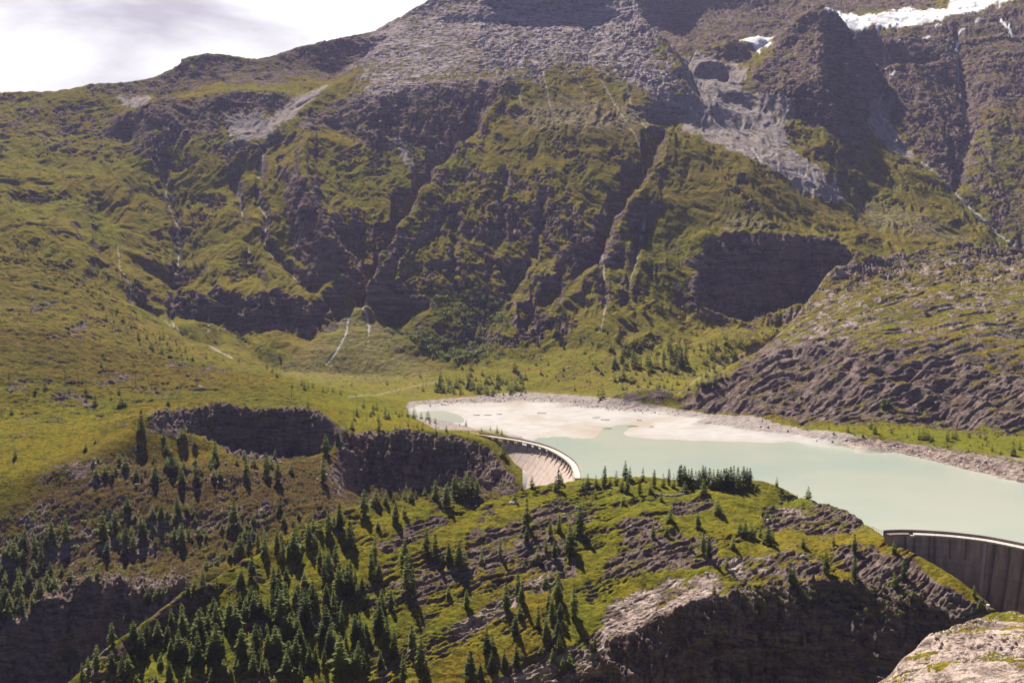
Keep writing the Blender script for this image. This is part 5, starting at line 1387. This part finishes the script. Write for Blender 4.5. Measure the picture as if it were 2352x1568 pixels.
# ------------------------------------------------------------------ single boulders
def boulder(px, py, w, lab):
    g_ = on_ground(px, py)
    if g_ is None: return
    x, y, z = g_; r = 0.5 * w * y / FPX
    bmv = []; n = 7; m = 12
    ph = [rng.uniform(0, 6.28) for _ in range(4)]
    for i in range(n):
        e = -0.5 + (math.pi / 2 + 0.5) * i / (n - 1)
        for k in range(m):
            a = 6.283 * k / m
            q = 1 + 0.18 * math.sin(2 * a + ph[0]) + 0.12 * math.sin(3 * a + 2 * e + ph[1]) + 0.1 * math.sin(5 * a + ph[2] + 3 * e) + rng.uniform(-.07, .07)
            bmv.append((r * q * math.cos(a) * max(math.cos(e), .05), 0.8 * r * q * math.sin(a) * max(math.cos(e), .05), 0.62 * r * q * math.sin(e)))
    f = [(i * m + k, i * m + (k + 1) % m, (i + 1) * m + (k + 1) % m, (i + 1) * m + k) for i in range(n - 1) for k in range(m)]
    f.append(tuple(range((n - 1) * m, n * m)))
    o = mesh_obj("boulder", bmv, f, m_stone); o.location = (x, y, z); o.rotation_euler = (0, 0, rng.uniform(0, 6.28))
    tag(o, lab, "boulder")
def r4(x, y): return .3418 * x, 516.8 + .3418 * y
def r6(x, y): return 1548.1 + .3418 * x, 516.8 + .3418 * y
for q, w, lab in ((r4(217,497),10,"pale boulder on the left hillside, highest of three near a trail"),
                  (r4(303,533),11,"pale boulder on the left hillside, left one of a close pair"),
                  (r4(333,548),10,"grey boulder on the left hillside, right one of a close pair"),
                  (r4(1345,1105),20,"flat grey boulder at the foot of a pole on the meadow"),
                  (r4(912,1086),9,"small pale boulder at the foot of a white-topped pole"),
                  (r4(1262,1010),9,"small pale boulder between two poles on the golden meadow"),
                  (r8(1182,365),22,"flat grey boulder under a lone conifer on the knoll's crest"),
                  (r8(1710,466),5,"small white boulder on green grass of the knoll's middle"),
                  (r8(2003,515),6,"small pale boulder on the rocky lawn behind the slab"),
                  (r9(865,724),20,"long pale boulder on a grass ledge above the dark cliff"),
                  (r9(213,832),12,"small pale boulder just behind the pale rock slab"),
                  (r9(1366,550),5,"white round boulder on grass below the path railing"),
                  ((.3418*1778, 1032.5+.3418*352),15,"large grey boulder among small conifers across the gorge"),
                  (r8(1818,937),7,"small white boulder in the bright green gully, upper one"),
                  (r8(1733,995),6,"small white boulder in the bright green gully, lower one"),
                  (r6(962,556),9,"pale boulder in the side valley beside the cliff's shadow"),
                  (r6(1068,508),13,"cluster-sized grey boulder where the side valley meets the rocky hill")):
    boulder(q[0], q[1], w, lab)

# ------------------------------------------------------------------ power line poles on the meadow
m_pole, _, b_ = new_mat("grey_pole_wood", 0.9, 0.1); b_.inputs['Base Color'].default_value = (0.13, 0.10, 0.085, 1)
m_white, _, b_ = new_mat("white_paint", 0.6, 0.3); b_.inputs['Base Color'].default_value = (0.78, 0.76, 0.74, 1)
for (q, hp, twin, lab) in ((r4(62,1078),26,True,"twin-legged wooden power pole at the left edge of the meadow"),
                     (r4(441,1058),26,True,"twin-legged wooden power pole above a rock outcrop on the meadow"),
                     (r4(911,1083),28,False,"wooden power pole with a white top on the meadow"),
                     (r4(1323,1085),27,False,"wooden power pole rising behind a flat grey boulder"),
                     (r4(1598,1055),19,False,"short wooden power pole on the golden rise"),
                     (r4(1961,1160),27,False,"wooden power pole above the dark bowl cliff's right end")):
    g_ = on_ground(*q)
    if g_ is None: continue
    x, y, z = g_; h = hp * y / FPX
    r = empty("utility_pole", (x, y, z)); tag(r, lab, "pole", "power poles crossing the left meadow")
    if twin:
        for s_ in (-1, 1):
            mb = MB(); mb.tube([(s_ * 0.9, 0, -0.8), (s_ * 0.25, 0, h)], [0.2, 0.14], 8); mb.build("pole_leg", m_pole, r)
    else:
        mb = MB(); mb.tube([(0, 0, -0.8), (0, 0, h)], [0.22, 0.15], 8); mb.build("pole_shaft", m_pole, r)
    mb = MB(); mb.box((0, 0, h - 0.9), 2.2, 0.16, 0.16); mb.build("crossarm", m_pole, r)
    for s_ in (-0.95, 0, 0.95):
        mb = MB(); mb.tube([(s_, 0, h - 0.74), (s_, 0, h - 0.45)], [0.09, 0.06], 6); mb.build("insulator", m_white, r)

# ------------------------------------------------------------------ white survey pillars
for q, hp, lab in ((r9(1608,668),9,"white survey pillar on the knoll's steep edge beside the ribbed dam"),
                   (r9(2108,1078),12,"white survey pillar on a brick plinth at the knoll's lowest corner"),
                   (r9(625,492),8,"white survey pillar beside a conifer in front of rock steps")):
    g_ = on_ground(*q)
    if g_ is None: continue
    x, y, z = g_; h = hp * y / FPX
    r = empty("survey_pillar", (x, y, z)); tag(r, lab, "pillar")
    mb = MB(); mb.box((0, 0, -0.8), h * 0.95, h * 0.8, 0.8 + 0.25 * h, 0.3); mb.build("plinth", m_para, r)
    mb = MB(); mb.tube([(0, 0, 0.25 * h), (0, 0, 0.92 * h)], 0.27 * h, 12); mb.build("shaft", m_white, r)
    mb = MB(); mb.tube([(0, 0, 0.92 * h), (0, 0, h), (0, 0, 1.06 * h)], [0.34 * h, 0.34 * h, 0.12 * h], 12); mb.build("cap", m_white, r)

# ------------------------------------------------------------------ path railing above the right dam
a = Vector(on_ground(*r9(1282,497))); b = Vector(crr[0]); b = Vector((b.x, b.y, 13.9)) 
r = empty("path_railing", a); tag(r, "low dark railing along the white path leading to the ribbed dam", "railing")
n = 9; mbr = MB(); pts = []
for i in range(n + 1):
    p = a.lerp(b, i / n); p.z = max(ground_at(p.x, p.y), p.z - 0.6) - a.z; p.x -= a.x; p.y -= a.y
    mb = MB(); mb.box((p.x, p.y, p.z - 0.4), 0.1, 0.1, 1.6); mb.build("post", m_pole, r); pts.append(p)
for h in (0.6, 1.15):
    mb = MB(); mb.tube([(p.x, p.y, p.z + h) for p in pts], 0.05, 5); mb.build("rail", m_pole, r)

# ------------------------------------------------------------------ driftwood on the sand, dead trees
def rs(x, y): return 918.7 + .26856 * x, 890 + .26856 * y
for q, L_, bent, lab in ((rs(1210,222),10,1,"dark driftwood trunk with raised root in the middle of the white sand"),
                   (rs(1678,259),8,0,"dark straight driftwood log on the right part of the white sand"),
                   (rs(1758,278),9,1,"forked driftwood log right of a straight one on the sand"),
                   (rs(652,238),7,0,"slanting driftwood log on the left part of the sand"),
                   (rs(752,237),8,0,"thin driftwood log beside the brown flood channel"),
                   (rs(850,229),6,0,"pale short driftwood stick at the channel's edge"),
                   (rs(1995,333),10,0,"long dark driftwood log on the sand spit's upper edge"),
                   (rs(2050,281),5,1,"small driftwood stump near the shore's dark channel"),
                   (rs(2150,335),4,0,"tiny driftwood piece alone on the bright sand spit"),
                   (rs(1775,354),8,0,"thin driftwood log at the sand spit's tip")):
    g_ = on_ground(*q)
    if g_ is None: continue
    x, y, z = g_; z = max(z, 0.05)
    mb = MB(); h_ = L_ / 2
    mb.tube([(-h_, 0, 0.15), (-h_ * .3, .3, 0.25), (h_ * .4, -.2, 0.3), (h_, .1, 0.35)], [0.18, 0.26, 0.3, 0.22], 7)
    if bent:
        mb.tube([(-h_ * .6, 0, 0.2), (-h_ * .75, .3, 0.9), (-h_ * .85, .2, 1.5)], [0.22, 0.16, 0.05], 6)
        mb.tube([(h_ * .2, -.2, 0.2), (h_ * .5, -1.0, 0.6)], [0.15, 0.04], 6)
    o = mb.build("driftwood_log", m_bark, None, True); o.location = (x, y, z); o.rotation_euler = (0, 0, rng.uniform(-0.35, 0.35))
    tag(o, lab, "driftwood")
def dead_tree(q, hp, lean, lab):
    g_ = on_ground(*q); x, y, z = g_; h = hp * y / FPX
    r = empty("dead_tree", (x, y, z)); tag(r, lab, "tree")
    mb = MB(); mb.tube([(0, 0, -0.5), (lean * .3 * h, 0, .35 * h), (lean * .45 * h, 0, .7 * h), (lean * .75 * h, 0, h)], [.03 * h, .022 * h, .015 * h, .004 * h], 7)
    mb.build("trunk", m_dead, r)
    for i in range(9):
        t = rng.uniform(.3, .95); a = rng.uniform(0, 6.28); l = .22 * h * (1.1 - t)
        mb = MB(); c = Vector((lean * .7 * t * h, 0, t * h))
        mb.tube([c, c + Vector((math.cos(a) * l * .6, math.sin(a) * l * .6, .05 * h)), c + Vector((math.cos(a) * l, math.sin(a) * l, .02 * h))], [.009 * h, .006 * h, .002 * h], 5)
        mb.build("branch", m_dead, r)
dead_tree(r8(1688,1420), 42, 0.12, "bare leaning bleached trunk among conifers left of the dark cliff")
dead_tree(r8(772,345), 30, 0.0, "bare grey dead tree within the clump on the knoll's crest")

# low wall of pale stones on the crest
a = r8(2140,300); b = r8(2330,297)
r = None
mb = MB()
for i in range(46):
    t = i / 45
    g_ = on_ground(a[0] + (b[0] - a[0]) * t, a[1] + (b[1] - a[1]) * t + 8 * math.sin(t * 3.1) * 0.6)
    if g_ is None: continue
    if r is None: r = Vector(g_)
    mb.box((g_[0] - r.x, g_[1] - r.y, g_[2] - r.z - 0.3), rng.uniform(.7, 1.2), rng.uniform(.6, .9), rng.uniform(.7, 1.1), rng.uniform(0, 3), 0.8)
o = mb.build("dry_stone_wall", m_stone); o.location = r; tag(o, "low broken wall of pale stones among the conifers on the knoll's crest", "wall")

# ------------------------------------------------------------------ mountain air
zlo, zhi = float(HT.min()) - 1.0, float(HT.max()) + 6.0
mb = MB(); mb.box((0, 1730, zlo), 4700, 3640, zhi - zlo)
hm = bpy.data.materials.new("mountain_haze"); hm.use_nodes = True
hn = hm.node_tree; hn.nodes.clear()
ho = hn.nodes.new("ShaderNodeOutputMaterial"); hv = hn.nodes.new("ShaderNodeVolumePrincipled")
hv.inputs['Color'].default_value = (0.60, 0.58, 1.0, 1); hv.inputs['Density'].default_value = 0.000030; hv.inputs['Anisotropy'].default_value = 0.2
hn.links.new(hv.outputs[0], ho.inputs['Volume'])
o = mb.build("haze", hm); o["kind"] = "stuff"
